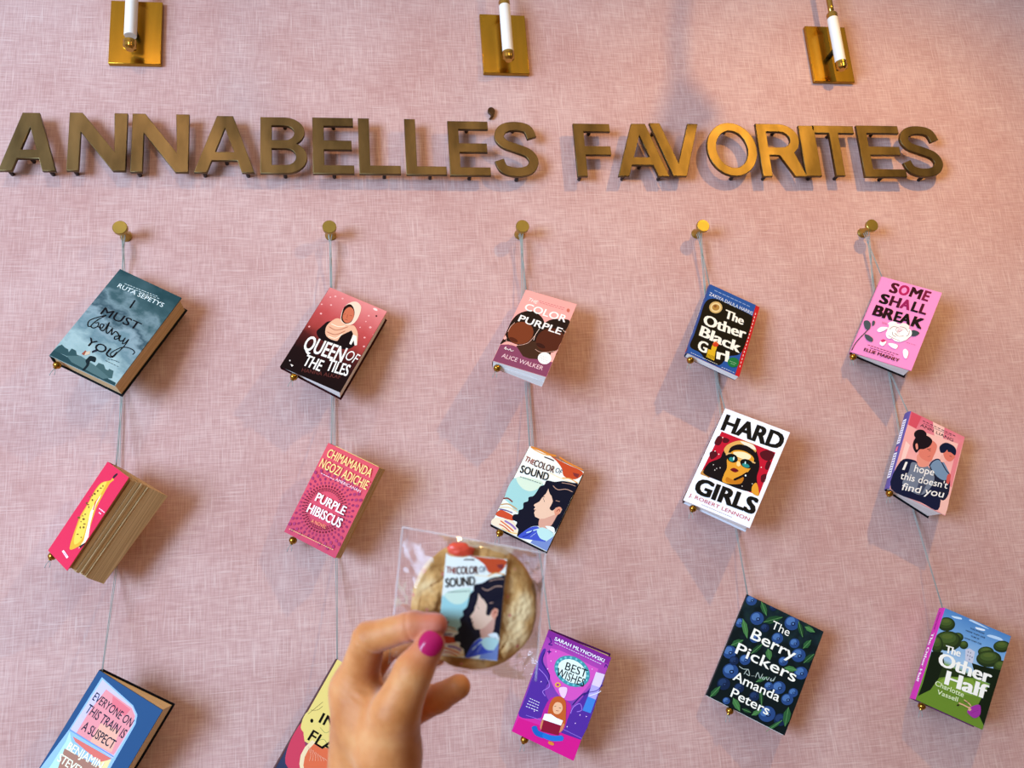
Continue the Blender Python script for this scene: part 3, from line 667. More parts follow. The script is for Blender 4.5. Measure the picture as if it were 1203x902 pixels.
 "glasses": """T 191614 heavy 89 -482 1310 -438 370 HARD
P be1b34 126 -510 1238 -517 1266 -1481 92 -1521
Q 5a1420 102 -628 201 -640 201 -801 95 -810
Q 5a1420 86 -1028 182 -951 244 -1031 167 -1153
Q 5a1420 971 -646 1078 -530 1233 -550 1205 -717 1067 -743
Q 5a1420 1160 -754 1229 -741 1233 -912 1171 -904
Q 5a1420 1162 -1080 1240 -1011 1268 -1169 1205 -1197
Q 5a1420 222 -613 334 -619 318 -697 231 -716
P ead0c8 206 -620 207 -628 203 -635 197 -638 189 -635 185 -629 184 -621 187 -614 194 -611 201 -614
P ead0c8 179 -952 180 -961 176 -967 169 -970 162 -968 157 -962 157 -954 160 -947 167 -944 174 -946
P ead0c8 1112 -913 1112 -921 1109 -928 1103 -930 1096 -928 1091 -922 1091 -914 1094 -908 1101 -905 1107 -907
P ead0c8 1280 -1129 1281 -1137 1277 -1143 1271 -1146 1264 -1144 1260 -1138 1259 -1131 1263 -1124 1269 -1121 1276 -1123
P ead0c8 270 -984 271 -992 267 -999 260 -1002 253 -1000 248 -993 248 -985 251 -979 258 -976 265 -978
Q c08a48 92 -1521 116 -1422 282 -1524 203 -1524
Q 1b1114 314 -930 370 -711 542 -556 785 -551 943 -693 1065 -916 1096 -1143 1201 -1386 1073 -1478 846 -1512 541 -1512 178 -1500 123 -1401 164 -1225 315 -1053
Q d9a75c 373 -922 311 -842 364 -696 538 -544 776 -527 892 -628 836 -687 595 -615 427 -739 413 -904
Q e9dcc8 542 -556 779 -536 874 -611 781 -623 622 -603
S 1b1114 737 430 -827 531 -688 697 -641 886 -700
Q dc9a34 437 -989 496 -798 699 -728 898 -789 931 -941 904 -1126 855 -1251 851 -1407 554 -1506 509 -1336 510 -1196
Q f2dcb4 508 -828 679 -755 838 -773 814 -871 672 -898 544 -883
Q f0cc90 643 -980 725 -997 709 -1073 658 -1061
Q c07820 579 -1374 733 -1375 865 -1246 864 -1402 619 -1477
S 1b1114 480 720 -1380 834 -1243 909 -1123
Q dc9a34 1085 -1353 1140 -1260 1266 -1481 1134 -1484
S d8b078 276 390 -950 453 -887 625 -935 736 -905 909 -882 969 -883
P 101416 640 -965 636 -992 621 -1017 597 -1036 567 -1049 534 -1052 500 -1047 469 -1034 444 -1013 428 -988 422 -960 426 -932 441 -907 465 -888 495 -876 529 -872 563 -877 594 -891 618 -911 634 -937
P 101416 953 -958 948 -987 931 -1013 904 -1034 868 -1047 829 -1053 788 -1049 751 -1037 721 -1017 701 -991 693 -963 698 -934 715 -908 743 -887 779 -873 819 -868 859 -872 896 -884 926 -904 945 -930
P 2c8a86 577 -994 574 -1008 567 -1021 556 -1030 542 -1036 526 -1038 510 -1036 495 -1029 484 -1019 476 -1006 473 -992 475 -978 482 -966 493 -956 508 -950 524 -948 540 -951 554 -957 566 -968 574 -980
P 2c8a86 895 -1002 892 -1014 882 -1026 866 -1036 846 -1042 824 -1044 801 -1043 780 -1037 763 -1028 752 -1017 748 -1004 751 -991 761 -980 777 -970 797 -964 819 -961 842 -963 863 -969 880 -977 891 -989
P d0ece8 571 -955 574 -978 569 -993 561 -995 551 -983 543 -961 541 -938 545 -923 554 -921 564 -933
P d0ece8 802 -951 804 -970 801 -983 794 -984 786 -974 780 -956 778 -937 781 -925 788 -923 796 -933
Q 7a1420 582 -1206 636 -1140 735 -1159 686 -1222
L 300a10 91 591 -1205 730 -1168
P f0f0e8 908 -1193 909 -1204 904 -1214 894 -1218 884 -1215 877 -1206 876 -1195 882 -1185 891 -1181 901 -1184
P d8d0c8 256 -1237 258 -1245 255 -1251 250 -1253 245 -1251 240 -1244 239 -1236 241 -1230 246 -1228 252 -1231
P d8d0c8 344 -1286 346 -1294 343 -1300 338 -1302 333 -1300 328 -1293 327 -1286 329 -1280 334 -1277 340 -1280
P d8d0c8 399 -1244 401 -1252 398 -1258 394 -1260 388 -1258 384 -1251 382 -1244 385 -1238 390 -1235 395 -1238
P d8d0c8 324 -1330 325 -1338 323 -1344 318 -1346 312 -1344 308 -1337 307 -1330 309 -1323 314 -1321 320 -1324
P d8d0c8 919 -1428 920 -1436 918 -1442 913 -1444 908 -1441 904 -1435 903 -1427 905 -1421 910 -1419 915 -1422
P d8d0c8 1077 -1306 1078 -1313 1076 -1319 1071 -1321 1065 -1319 1061 -1313 1060 -1305 1062 -1299 1067 -1297 1073 -1300
T 191614 heavy 104 -1936 1320 -1886 339 GIRLS
T c04058 thin 65 -2044 1278 -2039 70 J. ROBERT LENNON
D 9a90a8 90 16 354 -2098 980 -2098""",
 "couple": """P f6c8c0 500 -3 768 -3 799 -255 602 -282
P f2b0ae 3 -322 231 -336 197 -748 168 -1197 64 -1407 3 -1279
P f8d2cc 61 -690 163 -733 134 -1246 64 -1343
P f6c2bc 231 -336 1132 -210 1114 -577 712 -836 398 -651
P e68a94 1132 -210 1212 -83 1218 -1200 1119 -1157
P d85a6c 19 -15 242 -18 198 -322 22 -313
Q f2c0b8 947 -1528 1195 -1337 1229 -1790 1072 -1782
Q 24283f 667 -950 819 -906 1072 -1088 1139 -1008 1189 -1371 1074 -1557 823 -1277
Q 7f97b4 661 -928 759 -788 908 -739 1061 -877 1140 -991 1023 -1128 838 -1098
S 2c3050 261 660 -984 712 -836 836 -744 1022 -897 1116 -942
Q d2605a 1073 -979 1140 -945 1145 -1144 1086 -1143
Q f0b8b0 836 -652 913 -585 973 -707 873 -772
Q e08070 873 -544 975 -434 1123 -482 1109 -604 1039 -681 939 -663
Q 1c2340 769 -458 872 -316 1043 -306 1124 -377 1126 -493 1029 -474 963 -488 937 -453 900 -537 817 -577
S 2a1a24 84 1016 -559 1067 -552
Q 1f2342 63 -1170 306 -1010 467 -1049 728 -1137 998 -1376 1058 -1789 683 -1801 20 -1815
Q 7c8498 296 -1071 493 -1036 634 -998 822 -1152 798 -1415 646 -1653 373 -1666 215 -1586 284 -1297
P 4a5068 555 -1287 717 -1331 646 -1653 524 -1652
Q e89a8a 360 -885 472 -769 638 -872 614 -1014 445 -1085
Q e28676 370 -756 452 -626 559 -559 588 -415 698 -453 718 -558 696 -727 671 -862 574 -903 431 -881
Q 241a22 212 -649 254 -491 417 -369 578 -398 573 -543 469 -672 381 -727 329 -832 247 -770
P 241a22 441 -346 443 -382 433 -421 411 -458 379 -490 341 -514 300 -528 260 -529 226 -519 200 -497 185 -466 183 -430 194 -391 217 -354 249 -322 287 -298 328 -285 367 -284 401 -294 427 -316
Q e89a8a 270 -667 303 -630 344 -723 311 -760
S 241a22 115 529 -649 605 -600
S 241a22 115 563 -657 611 -646
S 8a3030 144 579 -802 633 -758
D 4a2030 142 9 287 -83 1058 -79
D 4a2030 85 12 314 -133 963 -112
T 3a1a28 sans 263 -225 1010 -226 64 ANN LIANG
T f4efee script 143 -1323 268 -1280 177 I
T f4efee script 379 -1249 811 -1133 158 hope
T f4efee script 167 -1527 1153 -1265 148 this doesn't
T f4efee script 242 -1739 1130 -1484 156 find you""",
 "wishes": """P 8a2c90 3 -3 1191 -3 1191 -123 3 -124
Q d85ab8 149 -279 935 -269 1048 -335 912 -840 733 -1014 489 -944 219 -639
Q 5c3298 7 -443 72 -341 89 -544 299 -755 304 -1028 458 -1204 427 -1469 26 -1631 22 -1251
Q 5c3298 1030 -637 1152 -377 1191 -405 1191 -1532 812 -1563 837 -1209 941 -917
Q c02a94 447 -1086 805 -1041 849 -1327 812 -1563 439 -1589
P d81e8a 30 -1661 3 -1932 1191 -1932 1191 -1542
S 9a78d0 90 134 -1562 603 -1509 1195 -1511
S 3a2478 201 65 -374 85 -576 284 -731 301 -906
S b080d8 116 68 -704 239 -781 352 -914 271 -1043 342 -1103
S b080d8 114 863 -1197 876 -1068 960 -968 1025 -1058 957 -1121
S 3a2478 226 840 -1055 954 -790 1097 -695 1224 -490
S 3a2478 194 964 -816 1078 -645 1188 -624
S 4a2080 199 56 -110 112 -176 85 -231 158 -216
S 4a2080 160 1145 -207 1150 -147 1194 -185
P 4a2080 122 -305 145 -334 184 -330 154 -360 151 -403 125 -366 92 -362 121 -338
P e4cce8 1034 -336 1191 -316 1191 -560 1036 -575
P b8a8e0 1036 -575 1191 -560 1191 -786 1045 -793
P 4a86d0 1045 -793 1191 -786 1191 -1043 1039 -1057
S 5a3a98 138 1021 -730 1178 -599 1201 -355
S f0e8f4 110 1065 -769 1177 -673 1225 -607
P 4a94a0 962 -545 931 -621 871 -686 788 -733 690 -758 586 -757 486 -731 401 -682 339 -614 307 -536 309 -454 342 -377 405 -313 490 -267 589 -245 692 -248 789 -275 871 -323 931 -389 962 -465
P 7cc4c4 945 -531 942 -553 921 -562 905 -549 908 -527 929 -518
P 7cc4c4 913 -604 910 -626 889 -635 872 -622 876 -600 897 -591
P 7cc4c4 851 -663 847 -686 826 -695 809 -682 813 -660 834 -650
P 7cc4c4 765 -703 761 -725 740 -735 723 -722 727 -699 748 -690
P 7cc4c4 665 -717 661 -740 640 -749 623 -736 627 -713 648 -704
P 7cc4c4 564 -704 560 -726 539 -736 521 -723 525 -700 547 -691
P 7cc4c4 474 -664 470 -687 449 -696 431 -683 435 -661 457 -651
P 7cc4c4 407 -604 402 -626 381 -636 364 -622 368 -600 389 -590
P 7cc4c4 370 -529 366 -552 344 -561 327 -548 331 -525 353 -516
P 7cc4c4 369 -450 365 -472 343 -482 326 -468 330 -446 352 -437
P 7cc4c4 403 -376 399 -399 378 -408 361 -395 365 -372 386 -363
P 7cc4c4 469 -317 465 -339 443 -348 426 -335 430 -313 451 -304
P 7cc4c4 556 -280 552 -302 531 -310 514 -297 518 -275 539 -266
P 7cc4c4 656 -267 652 -289 631 -298 614 -285 618 -263 639 -254
P 7cc4c4 755 -282 751 -304 730 -313 713 -300 717 -278 738 -269
P 7cc4c4 842 -322 838 -343 818 -352 801 -339 805 -317 825 -309
P 7cc4c4 907 -381 904 -403 883 -412 866 -399 870 -377 890 -368
P 7cc4c4 943 -454 940 -475 919 -484 902 -472 906 -450 926 -441
P e6efe4 898 -536 874 -594 826 -643 760 -678 682 -696 599 -695 519 -675 451 -637 401 -585 375 -525 375 -463 402 -405 451 -356 518 -322 597 -305 679 -308 757 -329 824 -366 872 -417 898 -475
T 22242c sansb 502 -527 901 -506 140 BEST
T 22242c sansb 389 -691 917 -676 147 WISHES
P e8b040 531 -803 533 -817 530 -831 523 -845 512 -857 498 -866 482 -871 467 -871 452 -867 441 -858 434 -846 432 -832 434 -818 442 -804 453 -792 467 -783 483 -778 498 -778 512 -783 523 -791
P c02a94 507 -814 506 -828 497 -841 482 -848 467 -846 458 -836 458 -821 468 -808 483 -802 497 -804
Q f2c8e8 523 -867 656 -807 674 -980 603 -982
Q c8622c 504 -1432 464 -1201 499 -1055 607 -993 711 -1039 780 -1206 839 -1425 710 -1457 585 -1549
Q f0b890 537 -1229 557 -1127 647 -1100 707 -1179 678 -1286 593 -1311
S 5a2a20 87 559 -1203 583 -1182
S 5a2a20 86 641 -1186 677 -1181
S a03040 87 610 -1256 656 -1243
S d88860 588 460 -1453 472 -1637 561 -1656
S d88860 517 811 -1407 802 -1536 732 -1603
P 941838 459 -1485 780 -1460 797 -1640 480 -1703
P f6eef2 439 -1394 544 -1350 662 -1371 783 -1365 780 -1460 439 -1501
S 2268b8 1017 333 -1673 419 -1759 570 -1753
S 2a78c8 949 531 -1751 716 -1731 897 -1640
P e08838 781 -1820 778 -1830 769 -1838 756 -1845 740 -1850 722 -1853 704 -1852 688 -1848 676 -1842 669 -1834 667 -1825 670 -1815 679 -1806 692 -1799 709 -1794 727 -1792 744 -1793 760 -1797 772 -1803 779 -1811
P f8d0f0 235 -481 235 -487 232 -493 226 -495 220 -494 216 -489 216 -483 219 -478 225 -475 231 -477
P f8d0f0 228 -634 229 -641 225 -646 219 -649 213 -647 209 -643 209 -637 213 -631 219 -629 225 -630
P f8d0f0 1037 -1144 1037 -1150 1034 -1155 1028 -1158 1023 -1157 1019 -1152 1019 -1146 1022 -1141 1028 -1138 1033 -1139
P f8d0f0 1008 -1311 1009 -1317 1005 -1322 1000 -1325 994 -1324 990 -1320 990 -1313 993 -1308 999 -1305 1005 -1306
P f8d0f0 898 -1427 898 -1433 894 -1439 889 -1442 883 -1441 879 -1436 879 -1430 882 -1424 888 -1421 894 -1422
P f8d0f0 260 -1423 260 -1429 256 -1435 250 -1438 244 -1437 240 -1432 240 -1426 244 -1420 250 -1417 256 -1418
P f8d0f0 196 -892 196 -899 192 -904 186 -907 180 -906 176 -901 176 -895 180 -889 186 -887 192 -888
P f8d0f0 963 -315 963 -321 960 -326 954 -328 949 -327 945 -322 945 -316 948 -311 954 -309 959 -310
P f8d0f0 259 -292 259 -298 256 -303 250 -306 244 -305 240 -300 240 -294 244 -289 249 -286 255 -288
P f8d0f0 1149 -1120 1149 -1126 1146 -1132 1140 -1134 1135 -1133 1131 -1129 1131 -1123 1134 -1117 1139 -1115 1145 -1116
P f8d0f0 444 -540 444 -547 441 -552 435 -554 429 -553 425 -549 425 -543 429 -537 434 -535 440 -536
T f8ecf6 bold 153 -118 1103 -127 61 SARAH MLYNOWSKI
D e8c8e8 113 20 173 -156 1079 -172
D f0e4f4 119 5 96 -1255 303 -1252
D f0e4f4 119 5 92 -1307 307 -1300
D f0e4f4 120 5 87 -1359 312 -1348
D f0e4f4 120 5 83 -1412 317 -1396""",
 "berry": """P 2f4c80 198 -19 204 -50 201 -83 188 -114 167 -140 140 -159 109 -169 78 -169 49 -159 25 -139 9 -113 3 -82 6 -49 18 -18 40 -3 67 -3 98 -3 129 -3 158 -3 182 -3
P 5276ac 114 -3 124 -7 130 -24 130 -43 125 -63 115 -82 101 -97 85 -108 67 -114 51 -113 36 -106 26 -94 20 -78 20 -59 25 -39 35 -20 49 -4 65 -3 83 -3 99 -3
P 1a2440 150 -55 150 -72 139 -88 122 -96 104 -95 93 -83 93 -66 104 -50 121 -41 139 -43
P 6a90c8 135 -62 135 -70 130 -77 121 -81 113 -80 108 -75 108 -68 113 -61 122 -56 130 -57
P 2f4c80 441 -278 449 -316 444 -356 429 -394 402 -427 369 -450 331 -463 292 -463 257 -451 228 -427 208 -395 200 -357 204 -316 220 -278 246 -245 280 -222 318 -209 357 -209 393 -222 421 -246
P 5276ac 338 -249 350 -264 357 -285 358 -308 351 -332 339 -356 322 -375 301 -389 280 -396 259 -395 242 -387 229 -372 222 -352 221 -328 228 -303 240 -280 257 -261 278 -247 299 -240 320 -241
P 1a2440 382 -322 382 -343 369 -363 347 -374 325 -372 312 -357 312 -336 325 -316 346 -306 368 -308
P 6a90c8 363 -332 363 -341 357 -350 347 -355 337 -354 330 -348 330 -339 337 -330 347 -325 357 -325
P 2f4c80 144 -517 150 -543 147 -571 136 -598 118 -620 95 -637 68 -646 41 -646 16 -638 3 -621 3 -599 3 -572 3 -544 3 -517 7 -495 31 -478 58 -469 85 -469 110 -478 131 -494
P 5276ac 72 -497 81 -507 86 -521 86 -538 82 -555 73 -571 61 -584 47 -594 32 -599 17 -599 5 -593 3 -583 3 -568 3 -552 3 -535 3 -519 15 -505 30 -496 45 -491 59 -491
P 1a2440 103 -548 103 -562 94 -576 79 -584 64 -582 54 -572 54 -558 63 -544 78 -536 93 -538
P 6a90c8 90 -554 90 -561 86 -567 78 -570 71 -570 67 -566 67 -559 71 -553 79 -549 86 -550
P 2f4c80 1074 -57 1082 -99 1077 -142 1059 -184 1030 -220 994 -245 953 -259 911 -259 873 -245 842 -219 821 -184 813 -142 818 -98 836 -56 864 -20 901 -3 943 -3 985 -3 1023 -3 1054 -21
P 5276ac 963 -24 977 -41 984 -63 984 -89 977 -116 963 -141 944 -162 922 -177 898 -185 876 -184 857 -175 844 -158 836 -136 836 -110 844 -83 857 -58 876 -37 898 -22 922 -14 944 -15
P 1a2440 1009 -105 1011 -116 1009 -128 1003 -139 995 -149 984 -157 971 -161 959 -162 948 -159 939 -152 934 -143 932 -132 934 -120 939 -108 948 -98 959 -91 972 -86 984 -86 995 -89 1004 -95
P 6a90c8 989 -115 989 -125 982 -135 971 -140 960 -139 954 -133 954 -122 961 -113 972 -107 983 -108
P 2f4c80 899 -456 905 -488 901 -521 888 -553 866 -580 838 -600 806 -611 774 -611 744 -601 720 -581 704 -554 698 -522 702 -489 715 -457 737 -429 766 -409 798 -399 830 -399 859 -409 883 -429
P 5276ac 813 -432 824 -445 829 -462 829 -481 824 -502 813 -521 799 -537 782 -549 764 -555 747 -554 732 -547 722 -535 716 -518 716 -498 721 -478 732 -458 746 -442 764 -430 782 -425 799 -425
P 1a2440 849 -493 849 -511 838 -527 820 -536 802 -534 791 -522 791 -505 802 -488 820 -479 838 -481
P 6a90c8 834 -501 833 -509 828 -516 820 -520 811 -520 806 -515 807 -507 812 -499 820 -495 829 -496
P 2f4c80 205 -1087 213 -1124 209 -1163 194 -1200 168 -1232 135 -1255 97 -1268 59 -1269 24 -1257 3 -1235 3 -1204 3 -1167 3 -1128 3 -1091 12 -1059 46 -1035 84 -1023 122 -1022 157 -1034 186 -1056
P 5276ac 103 -1061 116 -1075 123 -1095 123 -1118 117 -1141 105 -1164 88 -1183 68 -1197 46 -1204 26 -1203 8 -1196 3 -1181 3 -1162 3 -1139 3 -1115 6 -1093 23 -1074 44 -1060 65 -1053 85 -1053
P 1a2440 147 -1131 147 -1151 134 -1171 113 -1181 91 -1180 78 -1166 78 -1146 91 -1126 112 -1116 133 -1117
P 6a90c8 128 -1140 128 -1149 122 -1158 112 -1163 102 -1163 96 -1157 96 -1148 103 -1139 112 -1134 122 -1134
P 2f4c80 491 -1098 497 -1128 494 -1159 482 -1188 461 -1213 435 -1232 405 -1242 375 -1243 347 -1234 324 -1216 309 -1191 303 -1162 306 -1131 318 -1101 339 -1076 365 -1057 395 -1047 426 -1046 454 -1056 476 -1073
P 5276ac 410 -1077 421 -1089 426 -1104 426 -1122 421 -1141 411 -1159 398 -1174 382 -1185 365 -1191 349 -1191 335 -1184 325 -1173 320 -1158 319 -1139 324 -1120 334 -1103 348 -1087 364 -1076 381 -1071 397 -1071
P 1a2440 445 -1133 445 -1149 435 -1165 418 -1173 401 -1172 390 -1161 390 -1145 400 -1129 417 -1121 434 -1122
P 6a90c8 430 -1140 430 -1148 425 -1155 417 -1159 410 -1158 405 -1153 405 -1146 410 -1139 418 -1135 425 -1136
P 2f4c80 1383 -558 1390 -597 1385 -638 1368 -677 1341 -710 1307 -734 1268 -747 1230 -747 1194 -735 1165 -712 1146 -679 1139 -640 1144 -599 1161 -560 1188 -526 1222 -502 1261 -489 1300 -489 1336 -502 1364 -525
P 5276ac 1280 -530 1292 -545 1299 -565 1299 -589 1292 -614 1279 -638 1261 -658 1240 -672 1219 -679 1198 -678 1180 -670 1168 -655 1161 -634 1161 -611 1168 -586 1181 -562 1199 -542 1220 -528 1241 -521 1262 -521
P 1a2440 1322 -604 1324 -614 1322 -625 1317 -636 1308 -645 1298 -652 1287 -656 1275 -657 1265 -654 1257 -648 1251 -640 1250 -629 1252 -618 1257 -608 1265 -598 1276 -591 1287 -587 1299 -586 1309 -589 1317 -595
P 6a90c8 1303 -613 1303 -623 1297 -632 1286 -637 1276 -636 1270 -630 1271 -621 1277 -612 1287 -606 1297 -607
P 2f4c80 1128 -809 1132 -834 1129 -862 1118 -887 1100 -909 1077 -926 1052 -934 1026 -935 1002 -926 983 -911 970 -889 965 -863 968 -836 979 -810 997 -788 1020 -772 1046 -763 1072 -763 1096 -771 1115 -787
P 5276ac 1058 -790 1067 -800 1071 -814 1071 -830 1067 -846 1058 -862 1046 -875 1033 -884 1018 -889 1004 -889 992 -883 984 -873 979 -860 979 -844 984 -827 993 -812 1004 -798 1018 -789 1033 -784 1047 -785
P 1a2440 1087 -839 1087 -853 1078 -866 1063 -874 1049 -873 1040 -863 1040 -849 1049 -835 1064 -828 1078 -829
P 6a90c8 1075 -845 1074 -852 1070 -858 1063 -861 1057 -861 1053 -857 1053 -850 1057 -844 1064 -841 1071 -841
P 2f4c80 363 -1387 372 -1429 368 -1473 350 -1515 321 -1551 283 -1578 240 -1592 197 -1593 156 -1581 124 -1556 102 -1521 92 -1479 97 -1435 115 -1393 144 -1356 182 -1329 225 -1315 269 -1314 309 -1327 342 -1352
P 5276ac 247 -1358 262 -1374 269 -1396 270 -1422 263 -1449 249 -1475 229 -1496 207 -1512 182 -1520 159 -1520 139 -1511 125 -1495 117 -1473 116 -1447 123 -1420 137 -1395 157 -1373 180 -1357 204 -1349 227 -1349
P 1a2440 297 -1437 299 -1448 297 -1460 291 -1472 282 -1482 271 -1490 258 -1494 245 -1495 234 -1492 224 -1486 218 -1477 216 -1466 218 -1454 224 -1442 233 -1432 244 -1424 257 -1420 270 -1419 281 -1422 291 -1428
P 6a90c8 276 -1448 276 -1458 269 -1468 257 -1474 246 -1473 239 -1466 239 -1456 246 -1446 258 -1441 269 -1441
P 1c2c4c 313 -1669 320 -1703 316 -1739 302 -1773 278 -1803 247 -1825 211 -1837 176 -1838 143 -1828 116 -1808 98 -1779 90 -1745 94 -1709 108 -1674 133 -1644 164 -1622 199 -1610 235 -1609 268 -1620 295 -1640
P 2a4068 217 -1645 229 -1659 236 -1677 236 -1698 230 -1720 219 -1741 203 -1758 184 -1771 164 -1778 145 -1778 129 -1771 117 -1758 110 -1740 110 -1719 116 -1697 127 -1676 143 -1658 162 -1645 182 -1638 201 -1638
P 1a2440 258 -1710 258 -1728 246 -1746 226 -1757 206 -1755 194 -1743 193 -1724 205 -1706 225 -1696 245 -1697
P 3a5078 241 -1718 241 -1727 235 -1735 226 -1740 216 -1739 211 -1734 211 -1726 217 -1717 226 -1713 235 -1713
P 2f4c80 1528 -843 1534 -879 1530 -918 1514 -954 1488 -985 1456 -1008 1420 -1020 1383 -1021 1350 -1010 1323 -988 1305 -957 1298 -921 1303 -882 1319 -845 1345 -814 1377 -791 1414 -779 1450 -778 1484 -790 1510 -812
P 5276ac 1431 -817 1443 -831 1449 -850 1449 -872 1442 -896 1430 -918 1413 -937 1394 -950 1373 -957 1354 -956 1337 -949 1325 -935 1319 -915 1319 -893 1326 -870 1338 -847 1355 -829 1375 -815 1395 -808 1415 -809
P 1a2440 1471 -886 1471 -906 1458 -925 1437 -935 1417 -933 1404 -920 1404 -900 1417 -881 1438 -870 1458 -872
P 6a90c8 1453 -895 1453 -904 1447 -912 1437 -917 1428 -917 1422 -911 1422 -902 1428 -893 1438 -888 1447 -889
P 2f4c80 1255 -1269 1262 -1305 1257 -1343 1241 -1379 1216 -1410 1184 -1433 1148 -1445 1111 -1446 1078 -1435 1051 -1413 1033 -1383 1026 -1348 1030 -1310 1046 -1273 1071 -1242 1104 -1219 1140 -1207 1177 -1206 1210 -1217 1237 -1239
P 5276ac 1158 -1244 1170 -1258 1176 -1277 1176 -1299 1169 -1322 1157 -1344 1141 -1362 1121 -1376 1101 -1383 1081 -1382 1065 -1375 1053 -1361 1046 -1342 1046 -1320 1053 -1297 1065 -1275 1082 -1256 1101 -1243 1122 -1236 1141 -1236
P 1a2440 1198 -1312 1198 -1331 1185 -1350 1165 -1361 1144 -1359 1132 -1346 1132 -1326 1145 -1307 1165 -1297 1186 -1298
P 6a90c8 1180 -1321 1180 -1330 1174 -1338 1164 -1343 1155 -1343 1149 -1337 1150 -1328 1156 -1320 1165 -1315 1175 -1315
P 2f4c80 1039 -1347 1043 -1370 1040 -1395 1030 -1418 1014 -1438 993 -1453 969 -1461 945 -1462 923 -1455 906 -1441 894 -1421 889 -1398 892 -1373 902 -1349 919 -1329 940 -1314 964 -1306 988 -1306 1009 -1313 1027 -1327
P 5276ac 975 -1330 983 -1339 987 -1352 987 -1366 983 -1381 975 -1395 964 -1407 951 -1416 938 -1421 925 -1420 915 -1416 907 -1407 902 -1394 902 -1380 907 -1365 915 -1351 925 -1339 938 -1330 952 -1325 964 -1325
P 1a2440 1002 -1374 1002 -1387 993 -1399 980 -1406 966 -1405 958 -1397 958 -1384 967 -1372 980 -1365 993 -1366
P 6a90c8 990 -1380 990 -1386 986 -1392 980 -1395 974 -1395 970 -1391 970 -1385 974 -1380 980 -1376 986 -1377
P 2f4c80 1454 -1399 1460 -1431 1456 -1465 1442 -1497 1419 -1525 1390 -1545 1358 -1556 1325 -1557 1296 -1548 1272 -1529 1256 -1502 1250 -1470 1254 -1436 1268 -1404 1291 -1376 1320 -1355 1352 -1344 1385 -1343 1415 -1353 1439 -1373
P 5276ac 1368 -1377 1378 -1390 1384 -1406 1384 -1426 1378 -1447 1367 -1466 1352 -1483 1335 -1495 1316 -1501 1299 -1501 1284 -1494 1274 -1482 1268 -1465 1268 -1445 1274 -1425 1285 -1405 1300 -1388 1318 -1377 1336 -1370 1353 -1371
P 1a2440 1404 -1438 1403 -1455 1392 -1472 1373 -1481 1355 -1480 1344 -1468 1344 -1451 1356 -1434 1374 -1424 1392 -1426
P 6a90c8 1388 -1446 1387 -1454 1382 -1461 1373 -1466 1365 -1465 1360 -1460 1360 -1452 1366 -1445 1374 -1440 1383 -1441
P 2f4c80 1251 -1784 1259 -1828 1253 -1874 1234 -1918 1203 -1956 1163 -1985 1118 -2000 1073 -2002 1031 -1989 998 -1963 976 -1927 967 -1883 973 -1837 992 -1792 1023 -1754 1063 -1725 1109 -1709 1154 -1708 1195 -1721 1229 -1748
P 5276ac 1130 -1755 1145 -1772 1153 -1795 1153 -1822 1145 -1850 1130 -1877 1109 -1900 1085 -1916 1060 -1925 1036 -1925 1015 -1916 1000 -1899 992 -1876 993 -1849 1000 -1821 1015 -1794 1036 -1771 1060 -1754 1086 -1746 1110 -1746
P 1a2440 1180 -1837 1182 -1849 1180 -1861 1174 -1873 1164 -1884 1152 -1892 1139 -1897 1125 -1899 1113 -1896 1104 -1889 1098 -1880 1096 -1868 1098 -1856 1104 -1843 1114 -1832 1126 -1824 1139 -1819 1153 -1818 1165 -1821 1174 -1828
P 6a90c8 1158 -1848 1158 -1859 1151 -1870 1139 -1876 1127 -1875 1120 -1868 1120 -1858 1128 -1847 1140 -1841 1151 -1841
P 1c2c4c 572 -1620 577 -1647 574 -1675 562 -1702 544 -1726 519 -1743 492 -1752 464 -1753 438 -1745 417 -1729 403 -1707 397 -1680 400 -1652 412 -1624 431 -1601 455 -1584 483 -1574 511 -1573 537 -1582 558 -1598
P 2a4068 497 -1602 506 -1612 511 -1626 511 -1643 507 -1660 498 -1677 485 -1691 470 -1701 455 -1706 440 -1706 427 -1700 418 -1690 413 -1676 413 -1660 417 -1642 426 -1626 439 -1612 454 -1601 469 -1596 484 -1596
P 1a2440 529 -1652 529 -1667 519 -1681 503 -1689 488 -1688 478 -1678 478 -1664 488 -1649 503 -1641 519 -1643
P 3a5078 515 -1659 515 -1666 510 -1672 503 -1676 496 -1676 492 -1671 492 -1665 496 -1659 503 -1655 511 -1655
P 2f4c80 1204 -406 1210 -434 1206 -464 1194 -492 1175 -516 1150 -533 1122 -542 1094 -543 1069 -534 1048 -516 1034 -493 1029 -465 1032 -435 1044 -407 1064 -383 1088 -365 1116 -356 1144 -356 1170 -365 1191 -383
P 5276ac 1130 -385 1139 -396 1144 -411 1144 -429 1139 -447 1129 -463 1117 -478 1102 -488 1086 -493 1071 -493 1059 -487 1049 -476 1045 -461 1045 -443 1049 -425 1059 -408 1072 -394 1087 -384 1102 -379 1117 -379
P 1a2440 1161 -439 1161 -454 1151 -469 1135 -477 1119 -475 1110 -465 1110 -449 1120 -435 1136 -427 1151 -428
P 6a90c8 1147 -446 1147 -453 1142 -459 1135 -463 1128 -462 1123 -458 1124 -451 1128 -444 1136 -441 1143 -441
P 2f4c80 423 -1948 427 -1968 425 -1988 416 -2008 402 -2025 384 -2037 364 -2045 344 -2045 325 -2040 310 -2028 299 -2012 295 -1992 297 -1972 306 -1952 320 -1935 337 -1922 358 -1915 378 -1915 397 -1920 412 -1932
P 5276ac 368 -1935 375 -1943 378 -1953 379 -1965 375 -1978 369 -1990 359 -2000 349 -2007 337 -2011 326 -2011 317 -2007 310 -2000 307 -1989 306 -1977 310 -1965 316 -1953 325 -1943 336 -1935 348 -1931 359 -1931
